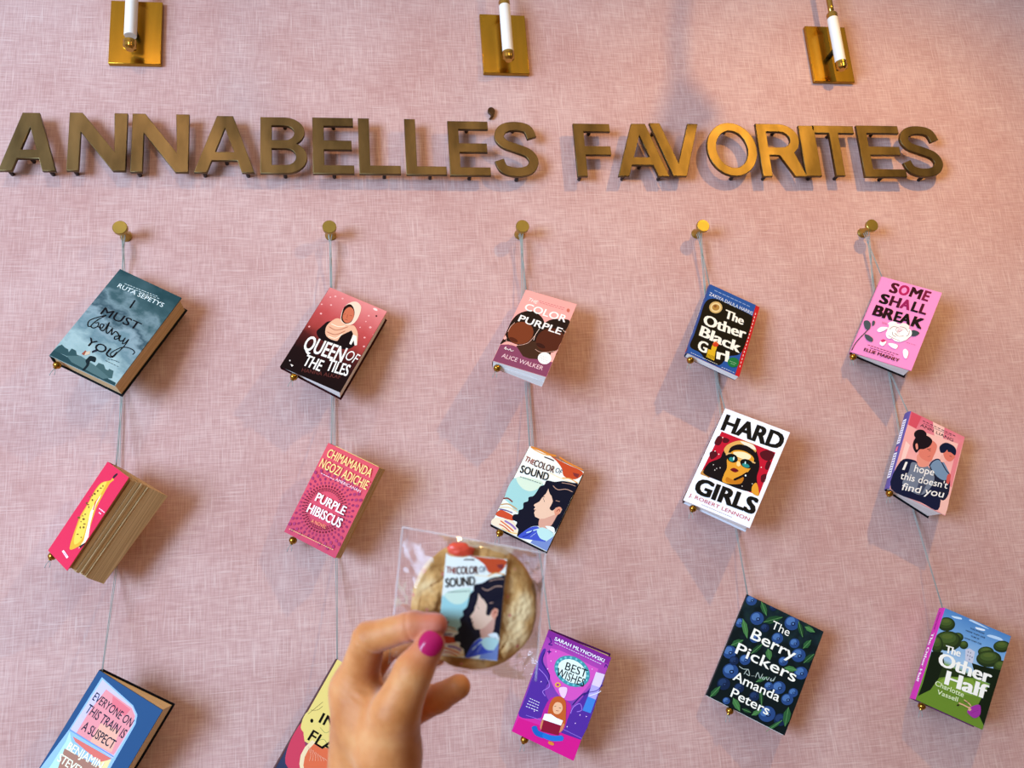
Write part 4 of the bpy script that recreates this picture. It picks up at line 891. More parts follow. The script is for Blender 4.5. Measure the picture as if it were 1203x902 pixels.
P 1a2440 391 -1972 391 -1982 384 -1993 373 -1999 361 -1998 354 -1991 354 -1980 361 -1970 373 -1964 384 -1965
P 6a90c8 381 -1977 381 -1982 378 -1986 373 -1989 367 -1989 364 -1986 364 -1981 367 -1976 373 -1974 378 -1974
P 1c2c4c 1477 -1781 1484 -1815 1479 -1852 1464 -1887 1439 -1918 1407 -1940 1372 -1953 1336 -1954 1303 -1944 1277 -1923 1259 -1894 1252 -1859 1257 -1822 1273 -1787 1298 -1756 1330 -1734 1365 -1721 1401 -1720 1434 -1731 1460 -1751
P 2a4068 1382 -1757 1394 -1770 1400 -1789 1400 -1810 1393 -1833 1381 -1854 1365 -1873 1346 -1886 1326 -1893 1307 -1893 1290 -1886 1279 -1872 1273 -1854 1273 -1832 1279 -1810 1291 -1788 1308 -1770 1327 -1757 1347 -1750 1366 -1750
P 1a2440 1422 -1823 1421 -1842 1409 -1860 1388 -1871 1368 -1869 1356 -1857 1356 -1837 1369 -1819 1389 -1808 1409 -1810
P 3a5078 1404 -1832 1404 -1840 1398 -1849 1388 -1853 1379 -1853 1374 -1848 1374 -1839 1380 -1831 1389 -1826 1399 -1826
P 2f4c80 1488 -1250 1492 -1274 1489 -1301 1478 -1326 1460 -1348 1438 -1364 1413 -1372 1387 -1373 1364 -1365 1346 -1350 1333 -1329 1329 -1304 1332 -1278 1343 -1252 1361 -1231 1383 -1215 1408 -1206 1434 -1206 1457 -1213 1476 -1228
P 5276ac 1421 -1232 1429 -1242 1433 -1255 1433 -1270 1428 -1286 1420 -1302 1408 -1315 1395 -1324 1380 -1329 1367 -1328 1355 -1323 1347 -1314 1343 -1300 1343 -1285 1348 -1269 1356 -1254 1368 -1241 1381 -1231 1396 -1226 1409 -1227
P 1a2440 1448 -1279 1448 -1293 1439 -1306 1425 -1313 1411 -1312 1402 -1303 1402 -1289 1411 -1276 1425 -1269 1440 -1270
P 6a90c8 1436 -1286 1436 -1292 1431 -1298 1425 -1301 1418 -1301 1414 -1297 1414 -1291 1419 -1285 1425 -1281 1432 -1282
P 1c2c4c 878 -1630 883 -1657 880 -1685 868 -1712 849 -1735 825 -1752 798 -1762 770 -1763 745 -1755 724 -1739 711 -1716 705 -1690 708 -1662 720 -1635 739 -1611 763 -1594 791 -1585 818 -1584 844 -1592 864 -1608
P 2a4068 804 -1612 813 -1622 818 -1636 818 -1653 813 -1670 804 -1686 792 -1700 777 -1710 762 -1716 747 -1715 734 -1710 725 -1700 720 -1686 720 -1669 725 -1652 734 -1636 747 -1622 761 -1612 777 -1607 792 -1607
P 1a2440 835 -1662 835 -1677 825 -1691 810 -1699 794 -1698 785 -1688 785 -1673 794 -1659 810 -1651 825 -1653
P 3a5078 822 -1669 821 -1676 817 -1682 810 -1686 803 -1685 798 -1681 798 -1675 803 -1668 810 -1665 817 -1665
P 1c2c4c 300 -1213 306 -1238 303 -1265 292 -1291 274 -1313 251 -1330 225 -1339 198 -1339 174 -1331 154 -1316 140 -1294 135 -1269 137 -1242 148 -1216 166 -1193 190 -1177 216 -1168 243 -1168 267 -1176 287 -1191
P 2a4068 229 -1195 238 -1205 243 -1218 243 -1234 239 -1251 230 -1266 218 -1279 204 -1289 190 -1294 176 -1294 163 -1288 154 -1278 150 -1265 149 -1249 154 -1233 162 -1217 174 -1204 188 -1194 203 -1189 217 -1189
P 1a2440 260 -1243 260 -1257 251 -1271 236 -1278 221 -1277 212 -1268 211 -1253 221 -1240 235 -1233 250 -1234
P 3a5078 247 -1250 247 -1256 242 -1262 236 -1266 229 -1265 224 -1261 224 -1255 229 -1249 236 -1245 243 -1246
P 1c2c4c 594 -398 599 -422 596 -448 585 -473 569 -494 547 -509 522 -517 497 -517 475 -509 456 -494 443 -473 438 -449 441 -423 451 -398 468 -377 490 -362 515 -354 540 -354 563 -362 581 -377
P 2a4068 527 -379 535 -389 540 -402 540 -417 536 -433 528 -448 517 -460 503 -469 490 -474 476 -473 465 -468 457 -458 452 -445 452 -430 456 -415 464 -400 476 -387 489 -378 503 -374 516 -374
P 1a2440 555 -426 555 -440 547 -453 533 -460 519 -458 510 -449 510 -435 519 -423 533 -416 547 -417
P 3a5078 543 -432 543 -438 539 -444 533 -447 526 -447 522 -443 522 -437 526 -431 533 -428 539 -428
P 2f4c80 495 -660 500 -686 498 -714 486 -740 468 -762 445 -779 419 -788 392 -788 367 -780 347 -764 334 -741 328 -715 331 -688 342 -661 360 -639 384 -622 410 -613 437 -613 462 -622 482 -638
P 5276ac 424 -641 433 -651 437 -665 437 -681 433 -698 424 -714 412 -727 398 -737 383 -742 369 -741 357 -736 348 -725 343 -712 343 -695 348 -679 356 -663 368 -649 382 -640 397 -635 411 -635
P 1a2440 454 -691 454 -705 445 -719 430 -726 415 -725 406 -715 406 -701 415 -687 430 -679 445 -681
P 6a90c8 441 -697 441 -704 437 -710 430 -713 423 -713 419 -709 419 -702 423 -696 430 -692 437 -693
P 1c2c4c 595 -3 600 -3 597 -14 588 -37 572 -56 552 -70 529 -78 506 -78 484 -70 467 -56 456 -36 451 -13 453 -3 463 -3 479 -3 499 -3 522 -3 545 -3 567 -3 584 -3
P 2a4068 534 -3 541 -3 545 -3 545 -3 542 -3 534 -13 524 -24 511 -33 499 -37 486 -36 476 -31 468 -22 464 -10 464 -3 467 -3 475 -3 485 -3 498 -3 511 -3 523 -3
P 1a2440 560 -3 560 -5 552 -17 539 -24 526 -22 518 -14 518 -3 526 -3 539 -3 552 -3
P 3a5078 549 -3 548 -4 545 -9 539 -12 533 -12 529 -8 529 -3 533 -3 539 -3 545 -3
P 33603a 280 -8 375 -31 439 -107 473 -215 373 -178 301 -110
L 6a9a60 82 280 -8 463 -205
P 284c30 457 -348 511 -220 621 -134 759 -90 686 -226 584 -322
L 6a9a60 81 457 -348 744 -103
P 4a7a48 84 -462 190 -523 261 -635 298 -772 187 -694 107 -589
L 6a9a60 81 84 -462 287 -757
P 33603a 68 -1019 81 -921 146 -855 244 -820 217 -924 160 -998
L 6a9a60 80 68 -1019 235 -830
P 284c30 461 -989 462 -890 512 -798 592 -720 580 -831 538 -927
L 6a9a60 79 461 -989 585 -734
P 4a7a48 709 -764 790 -784 823 -852 820 -947 739 -914 696 -853
L 6a9a60 79 709 -764 814 -938
P 33603a 1295 -465 1273 -383 1307 -308 1379 -248 1392 -340 1367 -418
L 6a9a60 79 1295 -465 1375 -259
P 284c30 1396 -706 1386 -609 1434 -524 1520 -458 1518 -566 1480 -655
L 6a9a60 78 1396 -706 1513 -470
P 4a7a48 453 -1876 549 -1879 617 -1940 655 -2037 552 -2022 478 -1970
L 6a9a60 77 453 -1876 645 -2029
P 33603a 1423 -1567 1505 -1653 1520 -1779 1485 -1919 1407 -1815 1379 -1693
L 6a9a60 75 1423 -1567 1482 -1902
P 284c30 853 -1510 923 -1571 964 -1666 979 -1777 906 -1701 858 -1610
L 6a9a60 77 853 -1510 973 -1763
P 4a7a48 871 -2003 879 -1926 929 -1865 1005 -1824 986 -1908 942 -1973
L 6a9a60 75 871 -2003 998 -1833
P 33603a 1209 -2053 1240 -2029 1313 -1918 1409 -1820 1365 -1949 1297 -2053
L 6a9a60 74 1209 -2143 1399 -1836
P 284c30 1042 -37 1131 -81 1190 -172 1222 -286 1129 -227 1062 -143
L 6a9a60 80 1042 -37 1213 -274
P 4a7a48 1105 -947 1168 -878 1252 -859 1341 -881 1265 -948 1184 -977
L 6a9a60 78 1105 -947 1329 -884
P 33603a 65 -2053 50 -1962 90 -1868 167 -1786 172 -1894 140 -1990
L 6a9a60 77 65 -2057 162 -1800
P 284c30 672 -1980 726 -1938 789 -1937 850 -1964 787 -2003 725 -2012
L 6a9a60 76 672 -1980 841 -1965
P 4a7a48 1184 -77 1253 -34 1326 -43 1394 -89 1315 -126 1241 -127
L 6a9a60 80 1184 -77 1384 -88
P 33603a 725 -1425 751 -1343 814 -1277 898 -1231 860 -1321 802 -1392
L 6a9a60 77 725 -1425 889 -1241
T f2efe6 sans 617 -386 971 -385 153 The
T f2efe6 sansb 337 -740 1214 -754 211 Berry
T f2efe6 sansb 178 -1115 1365 -1112 208 Pickers
S b8c4c0 110 343 -1302 423 -1315 491 -1288
S b8c4c0 125 477 -1398 511 -1278 576 -1374 505 -1366
S b8c4c0 124 606 -1365 663 -1337
S b8c4c0 124 688 -1358 697 -1251 769 -1333 785 -1233
S b8c4c0 108 823 -1272 806 -1314 848 -1310 851 -1267
S b8c4c0 108 865 -1250 901 -1300 919 -1233
S b8c4c0 108 948 -1275 960 -1235 962 -1285 999 -1249 1019 -1171 1006 -1269
T f2efe6 sansb 318 -1581 1218 -1568 171 Amanda
T f2efe6 sansb 390 -1875 1131 -1876 169 Peters""",
 "garden": """Q c8dcf0 154 -93 319 -53 342 -81 219 -112
Q e0e8f4 625 -108 789 -82 784 -115 662 -138
Q b8d0ec 490 -42 835 -46 802 -30 537 -6
Q b8d0ec 874 -183 1145 -154 1106 -111 917 -133
P 6f8c34 3 -1861 194 -1400 402 -1184 891 -1017 1146 -1132 1271 -1189 1271 -1861
P 84a040 223 -1446 410 -1210 849 -1065 1000 -1201 1049 -1323 672 -1413
P c8c8d8 573 -592 637 -538 746 -559 768 -790 624 -781
P 8088a0 621 -600 641 -600 644 -629 624 -629
P 8088a0 666 -598 686 -598 689 -627 669 -627
P 8088a0 629 -664 649 -664 652 -693 632 -693
P 8088a0 674 -662 694 -662 696 -691 677 -691
P 8088a0 681 -725 701 -725 704 -754 684 -754
P 8088a0 715 -667 735 -667 738 -696 718 -696
P 2c3a20 261 -220 265 -262 255 -307 230 -350 193 -386 149 -413 100 -427 52 -428 10 -414 3 -388 3 -352 3 -309 3 -264 3 -221 25 -184 70 -158 119 -144 167 -144 209 -157 241 -184
P 3c4c26 225 -214 227 -246 217 -281 195 -314 164 -343 125 -365 84 -378 44 -380 9 -372 3 -353 3 -326 3 -294 3 -259 3 -225 28 -196 66 -174 108 -161 148 -159 183 -168 209 -187
P 4c6030 188 -208 190 -230 181 -254 164 -277 139 -298 110 -315 78 -325 48 -328 22 -323 3 -311 3 -294 3 -272 3 -248 16 -224 40 -203 70 -187 102 -177 132 -174 158 -178 178 -190
P 5a6a34 145 -205 145 -216 139 -229 128 -242 112 -254 94 -264 75 -270 56 -273 41 -272 29 -267 23 -258 23 -247 29 -234 40 -221 56 -209 74 -200 93 -193 112 -190 127 -191 139 -197
P 2c3a20 473 -391 476 -420 469 -450 454 -479 430 -504 402 -521 370 -530 339 -530 312 -520 291 -502 278 -477 274 -448 281 -418 296 -389 320 -364 349 -347 380 -338 411 -338 439 -348 460 -366
P 3c4c26 449 -387 451 -409 445 -432 431 -455 411 -474 386 -489 360 -497 334 -498 311 -491 294 -478 283 -460 281 -438 287 -414 301 -392 322 -372 347 -358 373 -349 399 -349 422 -355 439 -368
P 4c6030 426 -382 427 -397 421 -413 410 -429 395 -443 376 -454 355 -460 336 -462 319 -458 306 -450 299 -438 298 -423 303 -407 314 -391 330 -377 349 -366 370 -360 389 -358 406 -362 419 -370
P 5a6a34 398 -380 398 -387 394 -396 387 -404 377 -412 365 -419 353 -423 341 -425 331 -424 323 -420 319 -414 319 -407 323 -398 330 -389 340 -381 352 -375 364 -371 376 -369 386 -370 394 -374
P 2c3a20 594 -490 598 -515 593 -541 581 -565 563 -586 541 -600 516 -607 492 -606 470 -596 453 -580 442 -559 439 -533 443 -507 455 -483 473 -463 496 -449 520 -442 545 -443 567 -452 584 -469
P 3c4c26 576 -486 578 -505 573 -525 563 -544 547 -560 528 -571 507 -578 487 -578 469 -572 455 -560 446 -544 444 -525 449 -505 459 -486 475 -470 494 -458 515 -452 535 -452 554 -458 567 -470
P 4c6030 557 -481 558 -494 554 -508 546 -521 534 -533 519 -541 503 -546 488 -547 474 -544 464 -536 458 -526 457 -513 461 -499 469 -486 482 -474 496 -465 512 -461 528 -460 541 -463 551 -471
P 5a6a34 535 -478 532 -492 519 -506 500 -514 483 -514 474 -506 476 -492 489 -478 508 -470 526 -470
P 2c3a20 460 -474 465 -534 448 -598 409 -660 352 -714 284 -755 210 -779 137 -782 73 -766 24 -731 3 -680 3 -620 6 -554 46 -491 103 -437 173 -396 248 -373 321 -370 384 -388 432 -423
P 3c4c26 406 -467 409 -513 392 -563 358 -612 309 -655 250 -689 187 -710 126 -715 73 -705 33 -680 10 -643 7 -597 23 -546 58 -497 107 -453 167 -419 230 -399 291 -394 344 -405 383 -430
P 4c6030 351 -461 352 -492 339 -526 312 -561 273 -592 228 -617 180 -634 134 -640 94 -635 65 -620 48 -595 47 -564 61 -529 88 -494 127 -462 173 -437 221 -421 267 -415 306 -421 336 -436
P 5a6a34 285 -459 285 -475 276 -494 258 -513 234 -531 206 -546 177 -556 149 -561 125 -561 108 -554 99 -542 99 -526 108 -507 126 -488 150 -470 178 -455 208 -445 236 -440 259 -441 276 -447
P 2c3a20 165 -682 175 -735 175 -787 163 -833 141 -869 112 -891 77 -897 41 -887 7 -862 3 -823 3 -775 3 -722 3 -670 3 -624 3 -587 9 -565 44 -559 80 -569 115 -595 144 -634
P 3c4c26 136 -667 144 -707 142 -746 131 -782 112 -810 86 -829 57 -835 27 -829 3 -810 3 -782 3 -746 3 -706 3 -666 3 -630 3 -602 9 -584 38 -578 69 -584 97 -603 120 -631
P 4c6030 108 -652 112 -679 110 -706 101 -730 85 -750 66 -764 44 -769 21 -766 3 -754 3 -736 3 -712 3 -685 3 -658 3 -633 3 -613 14 -600 37 -595 59 -598 80 -610 97 -628
P 5a6a34 74 -639 76 -653 74 -667 67 -680 58 -691 45 -698 32 -702 18 -702 6 -697 3 -688 3 -676 3 -663 3 -648 3 -635 7 -624 19 -617 33 -613 47 -613 59 -618 68 -627
P 1c2616 3 -894 201 -820 294 -1022 300 -1230 193 -1580 22 -1779 32 -1536 20 -1178
P 2c3a20 1271 -190 1271 -226 1271 -265 1271 -303 1247 -337 1203 -363 1157 -378 1111 -381 1072 -372 1043 -352 1026 -322 1024 -285 1036 -246 1063 -208 1100 -174 1144 -148 1191 -133 1236 -130 1271 -140 1271 -160
P 3c4c26 1271 -187 1271 -215 1271 -245 1253 -275 1222 -302 1184 -323 1144 -337 1106 -341 1074 -336 1049 -321 1036 -299 1035 -272 1047 -241 1070 -211 1102 -184 1140 -162 1179 -149 1218 -145 1250 -151 1271 -165
P 4c6030 1253 -184 1253 -203 1244 -224 1226 -245 1201 -265 1172 -281 1142 -291 1113 -296 1089 -293 1071 -284 1061 -270 1061 -251 1071 -230 1089 -209 1114 -189 1143 -173 1173 -163 1202 -158 1226 -161 1244 -170
P 5a6a34 1212 -185 1211 -194 1205 -205 1194 -217 1178 -228 1160 -238 1142 -245 1124 -248 1110 -248 1099 -244 1094 -237 1094 -228 1101 -216 1112 -205 1128 -193 1146 -184 1164 -177 1182 -174 1196 -174 1207 -178
P 2c3a20 1066 -415 1068 -448 1056 -483 1032 -518 998 -549 958 -572 914 -587 872 -590 836 -583 809 -565 793 -538 791 -505 803 -470 827 -435 862 -404 903 -380 946 -366 988 -363 1024 -370 1051 -389
P 3c4c26 1035 -413 1036 -438 1025 -465 1004 -493 975 -517 940 -537 903 -550 868 -554 837 -550 815 -537 803 -517 802 -493 813 -465 834 -437 864 -412 899 -393 935 -380 971 -376 1001 -381 1023 -393
P 4c6030 1004 -411 1004 -428 995 -447 978 -466 956 -484 929 -499 901 -509 874 -513 851 -511 835 -504 826 -491 826 -474 835 -455 852 -435 874 -417 901 -402 929 -393 956 -388 979 -390 995 -398
P 5a6a34 966 -412 965 -420 959 -431 949 -441 934 -452 918 -460 901 -467 884 -470 871 -470 861 -467 856 -461 857 -452 863 -442 873 -431 888 -421 904 -412 921 -406 938 -402 951 -402 961 -405
P 2c3a20 1226 -484 1228 -534 1210 -588 1173 -642 1120 -690 1057 -727 990 -749 925 -755 869 -744 826 -717 802 -676 799 -625 818 -570 856 -515 909 -467 973 -430 1041 -408 1106 -403 1162 -415 1203 -442
P 3c4c26 1178 -480 1179 -519 1162 -561 1129 -604 1084 -642 1030 -673 973 -693 918 -700 871 -693 836 -674 817 -644 816 -605 833 -562 866 -519 912 -481 967 -450 1024 -430 1079 -424 1125 -430 1160 -450
P 4c6030 1130 -477 1129 -503 1116 -533 1090 -563 1055 -591 1013 -614 970 -629 928 -636 893 -634 867 -622 854 -602 854 -576 867 -546 893 -516 929 -488 971 -465 1015 -449 1056 -443 1091 -445 1116 -457
P 5a6a34 1070 -479 1070 -492 1061 -508 1044 -525 1022 -541 996 -554 970 -564 944 -570 923 -570 908 -565 901 -555 901 -542 911 -526 927 -509 949 -493 975 -480 1002 -470 1027 -464 1048 -464 1063 -469
P 2c3a20 1271 -574 1271 -613 1271 -654 1271 -692 1271 -724 1271 -747 1244 -759 1205 -757 1171 -744 1145 -719 1129 -685 1124 -646 1132 -605 1152 -567 1181 -534 1217 -511 1256 -500 1271 -501 1271 -515 1271 -541
P 3c4c26 1271 -568 1271 -597 1271 -628 1271 -658 1271 -684 1264 -703 1231 -713 1199 -714 1170 -705 1149 -687 1136 -662 1133 -632 1141 -601 1158 -571 1184 -545 1214 -526 1248 -516 1271 -515 1271 -525 1271 -543
P 4c6030 1271 -561 1271 -581 1271 -603 1271 -623 1271 -642 1251 -656 1226 -664 1201 -666 1180 -661 1164 -650 1155 -633 1154 -613 1161 -591 1174 -570 1194 -552 1218 -538 1243 -530 1267 -528 1271 -533 1271 -544
P 5a6a34 1271 -557 1271 -567 1271 -579 1264 -590 1252 -600 1238 -609 1222 -614 1207 -616 1195 -615 1186 -609 1181 -601 1180 -591 1185 -580 1194 -568 1206 -558 1221 -550 1236 -544 1251 -542 1264 -544 1271 -549
P 1c2616 752 -783 929 -762 1271 -688 1271 -928 1271 -1778 1145 -1650 1074 -1455 1112 -1206 1165 -1007 891 -1017
P 2c3a1c 276 -1060 604 -1000 891 -1017 410 -1210 266 -1306
T f4f0ea fatd 235 -805 522 -767 140 The
T f4f0ea fatd 173 -1083 1171 -1010 250 Other
T f4f0ea fatd 390 -1368 1181 -1312 262 Half
T dfe8c0 sansb 240 -1462 785 -1454 91 Charlotte
T dfe8c0 sansb 322 -1596 710 -1577 85 Vassell
S e0b090 242 738 -1586 835 -1584 933 -1586 1001 -1534
S e0b090 188 807 -1490 897 -1511 962 -1543
S 2a1c18 214 816 -1520 896 -1506
P 3a241c 760 -1620 758 -1631 749 -1642 735 -1648 722 -1648 716 -1641 717 -1630 726 -1619 740 -1613 753 -1613
Q a03a9c 919 -1659 986 -1532 1103 -1459 1154 -1617 1084 -1723 985 -1713
S 7a2a80 132 998 -1664 1103 -1556
P d8a890 984 -1599 983 -1616 971 -1633 953 -1641 936 -1639 926 -1627 927 -1609 939 -1593 957 -1585 974 -1587
T 223a60 sansb 533 -185 805 -177 27 YOU KNOW
T 223a60 sansb 474 -260 837 -248 27 HOW THEY LIVE
T 223a60 sansb 585 -323 742 -314 26 THIS IS
T 223a60 sansb 483 -405 809 -388 26 HOW THEY DIE""",
 "train": """P 9fc0e4 103 -66 809 -177 953 -264 1008 -401 1030 -1450 3 -2063 3 -1864 91 -1009
P d2c4e2 132 -93 808 -197 930 -277 979 -405 978 -1022 111 -998
P eb9aa0 274 -189 388 -197 813 -223 932 -300 967 -412 959 -974 227 -1009 222 -628
P f0b4a0 493 -667 837 -617 907 -957 502 -996
P e87c88 432 -221 805 -252 786 -383 507 -371
P bfe0dc 121 -1033 152 -1194 144 -1648 3 -2041 529 -1735 320 -1241
P e07a70 202 -1070 959 -1033 845 -1180 288 -1117
P f2dca0 833 -1163 965 -1042 995 -1400 807 -1437
P b08070 192 -1290 880 -1231 915 -1516 304 -1722
P 4a7a88 121 -1731 722 -1625 66 -1998
L 7e9cd0 195 99 -1009 973 -995
T 22263e cond 155 -437 952 -489 136 EVERYONE ON
T 22263e cond 161 -658 947 -692 148 THIS TRAIN IS
T 22263e cond 261 -913 883 -914 147 A SUSPECT
T f4ecd4 condb 220 -1284 895 -1269 130 BENJAMIN
T f4ecd4 condb 186 -1506 990 -1508 133 STEVENSON""",
 "flame": """P f3e08e 3 -7 1217 -3 1117 -914 886 -1404 191 -1374 3 -1148
Q d8506c 3 -1151 169 -1338 361 -1522 715 -1717 177 -1841 3 -1561
P fbe6c0 1170 -1288 1219 -1415 1220 -1549 1174 -1678 1086 -1788 964 -1870 821 -1915 670 -1920 526 -1884 402 -1811 310 -1708 259 -1584 255 -1450 297 -1321 383 -1208 505 -1124 650 -1076 804 -1070 952 -1106 1078 -1182
P ea7c58 1161 -1316 1206 -1434 1209 -1558 1168 -1676 1089 -1777 979 -1851 848 -1892 711 -1895 579 -1861 465 -1793 380 -1697 333 -1581 327 -1458 365 -1339 443 -1236 553 -1159 685 -1116 825 -1111 960 -1146 1076 -1217
Q f3e08e 3 -948 183 -857 906 -828 656 -1284 124 -1267 3 -1148
S 6a5a30 65 26 -985 80 -861 144 -709
S 6a5a30 66 32 -910 131 -859 178 -764
S 8a9a60 65 318 -1075 442 -1108 501 -1031
S 8a9a60 65 389 -1275 478 -1208 594 -1268
P 1c1a18 162 -1035 168 -1054 162 -1071 148 -1078 129 -1074 114 -1059 108 -1040 113 -1023 128 -1016 147 -1020
T 1c1a18 bold 243 -1018 541 -1011 167 IN
T 1c1a18 bold 223 -1334 700 -1355 180 FLA
S f8c8b0 54 295 -1415 401 -1502 436 -1600
S f8c8b0 54 346 -1423 443 -1495 480 -1579
S f8c8b0 54 397 -1430 485 -1489 523 -1558
S f8c8b0 54 448 -1437 528 -1482 567 -1536
S f8c8b0 54 500 -1445 570 -1475 611 -1515
S f8c8b0 54 551 -1452 613 -1468 655 -1494
S f8c8b0 54 602 -1459 655 -1461 698 -1472""",
}
# ------------------------------------------------------------------ setting: linen-papered wall and floor
def linen():
    m = mat('pink_linen_wallpaper', 'd9a9a9', .85, 0, .2); n, l, b = nodes(m)
    g = n.new('ShaderNodeNewGeometry')
    def nz(scale, detail=2., rough=.6, dist=0.):
        mp = n.new('ShaderNodeMapping'); mp.inputs['Scale'].default_value = scale; l.new(g.outputs['Position'], mp.inputs[0])
        z = n.new('ShaderNodeTexNoise'); z.inputs['Scale'].default_value = 1; z.inputs['Detail'].default_value = detail; z.inputs['Roughness'].default_value = rough; z.inputs['Distortion'].default_value = dist
        l.new(mp.outputs[0], z.inputs['Vector']); return z.outputs[0]
    def math_(op, a, c, clamp=False):
        q = n.new('ShaderNodeMath'); q.operation = op; q.use_clamp = clamp
        for i, v in enumerate((a, c)):
            if isinstance(v, (int, float)): q.inputs[i].default_value = v
            else: l.new(v, q.inputs[i])
        return q.outputs[0]
    warp = nz((400, 1, 26), 1, .5); weft = nz((26, 1, 400), 1, .5)           # threads across and along
    slub1 = nz((430, 1, 13), 1, .6); slub2 = nz((13, 1, 430), 1, .6)           # thick pale slubs
    blot = nz((5, 5, 5), 3, .6)
    th = math_('ADD', warp, weft)
    r1 = ramp(n, [(.34, 'c09793'), (.5, 'cda6a2'), (.66, 'd9b6b1')]); l.new(math_('MULTIPLY', th, .5), r1.inputs[0])
    s = math_('MAXIMUM', math_('MULTIPLY', math_('SUBTRACT', slub1, .60), 9., True), math_('MULTIPLY', math_('SUBTRACT', slub2, .60), 9., True))
    s = math_('MINIMUM', math_('MULTIPLY', s, .45), .45)
    mx = n.new('ShaderNodeMix'); mx.data_type = 'RGBA'; l.new(s, mx.inputs[0]); l.new(r1.outputs[0], mx.inputs[6]); mx.inputs[7].default_value = lin('ead2cd')
    m2 = n.new('ShaderNodeMix'); m2.data_type = 'RGBA'; m2.blend_type = 'MULTIPLY'; m2.inputs[0].default_value = 1
    r2 = ramp(n, [(.3, 'eee2e0'), (.7, 'ffffff')]); l.new(blot, r2.inputs[0]); l.new(mx.outputs[2], m2.inputs[6]); l.new(r2.outputs[0], m2.inputs[7])
    l.new(m2.outputs[2], b.inputs['Base Color'])
    bp = n.new('ShaderNodeBump'); bp.inputs['Strength'].default_value = .25; bp.inputs['Distance'].default_value = .0008
    l.new(th, bp.inputs['Height']); l.new(bp.outputs[0], b.inputs['Normal'])
    return m
struct(G().box(-3.2, 3.6, 0, .12, 0, 3.4).build('wall_back', linen()))
fl = mat('oak_floor', '8a6a4c', .45); n_, l_, b_ = nodes(fl)
g_ = n_.new('ShaderNodeNewGeometry'); mp_ = n_.new('ShaderNodeMapping'); mp_.inputs['Scale'].default_value = (1.2, 14, 1); z_ = n_.new('ShaderNodeTexNoise'); z_.inputs['Scale'].default_value = 1
l_.new(g_.outputs['Position'], mp_.inputs[0]); l_.new(mp_.outputs[0], z_.inputs['Vector']); rr_ = ramp(n_, [(.3, '6f5238'), (.7, '9c7a58')]); l_.new(z_.outputs[0], rr_.inputs[0]); l_.new(rr_.outputs[0], b_.inputs['Base Color'])
struct(G().box(-3.2, 3.6, -4.2, 0, -.1, 0).build('floor', fl))

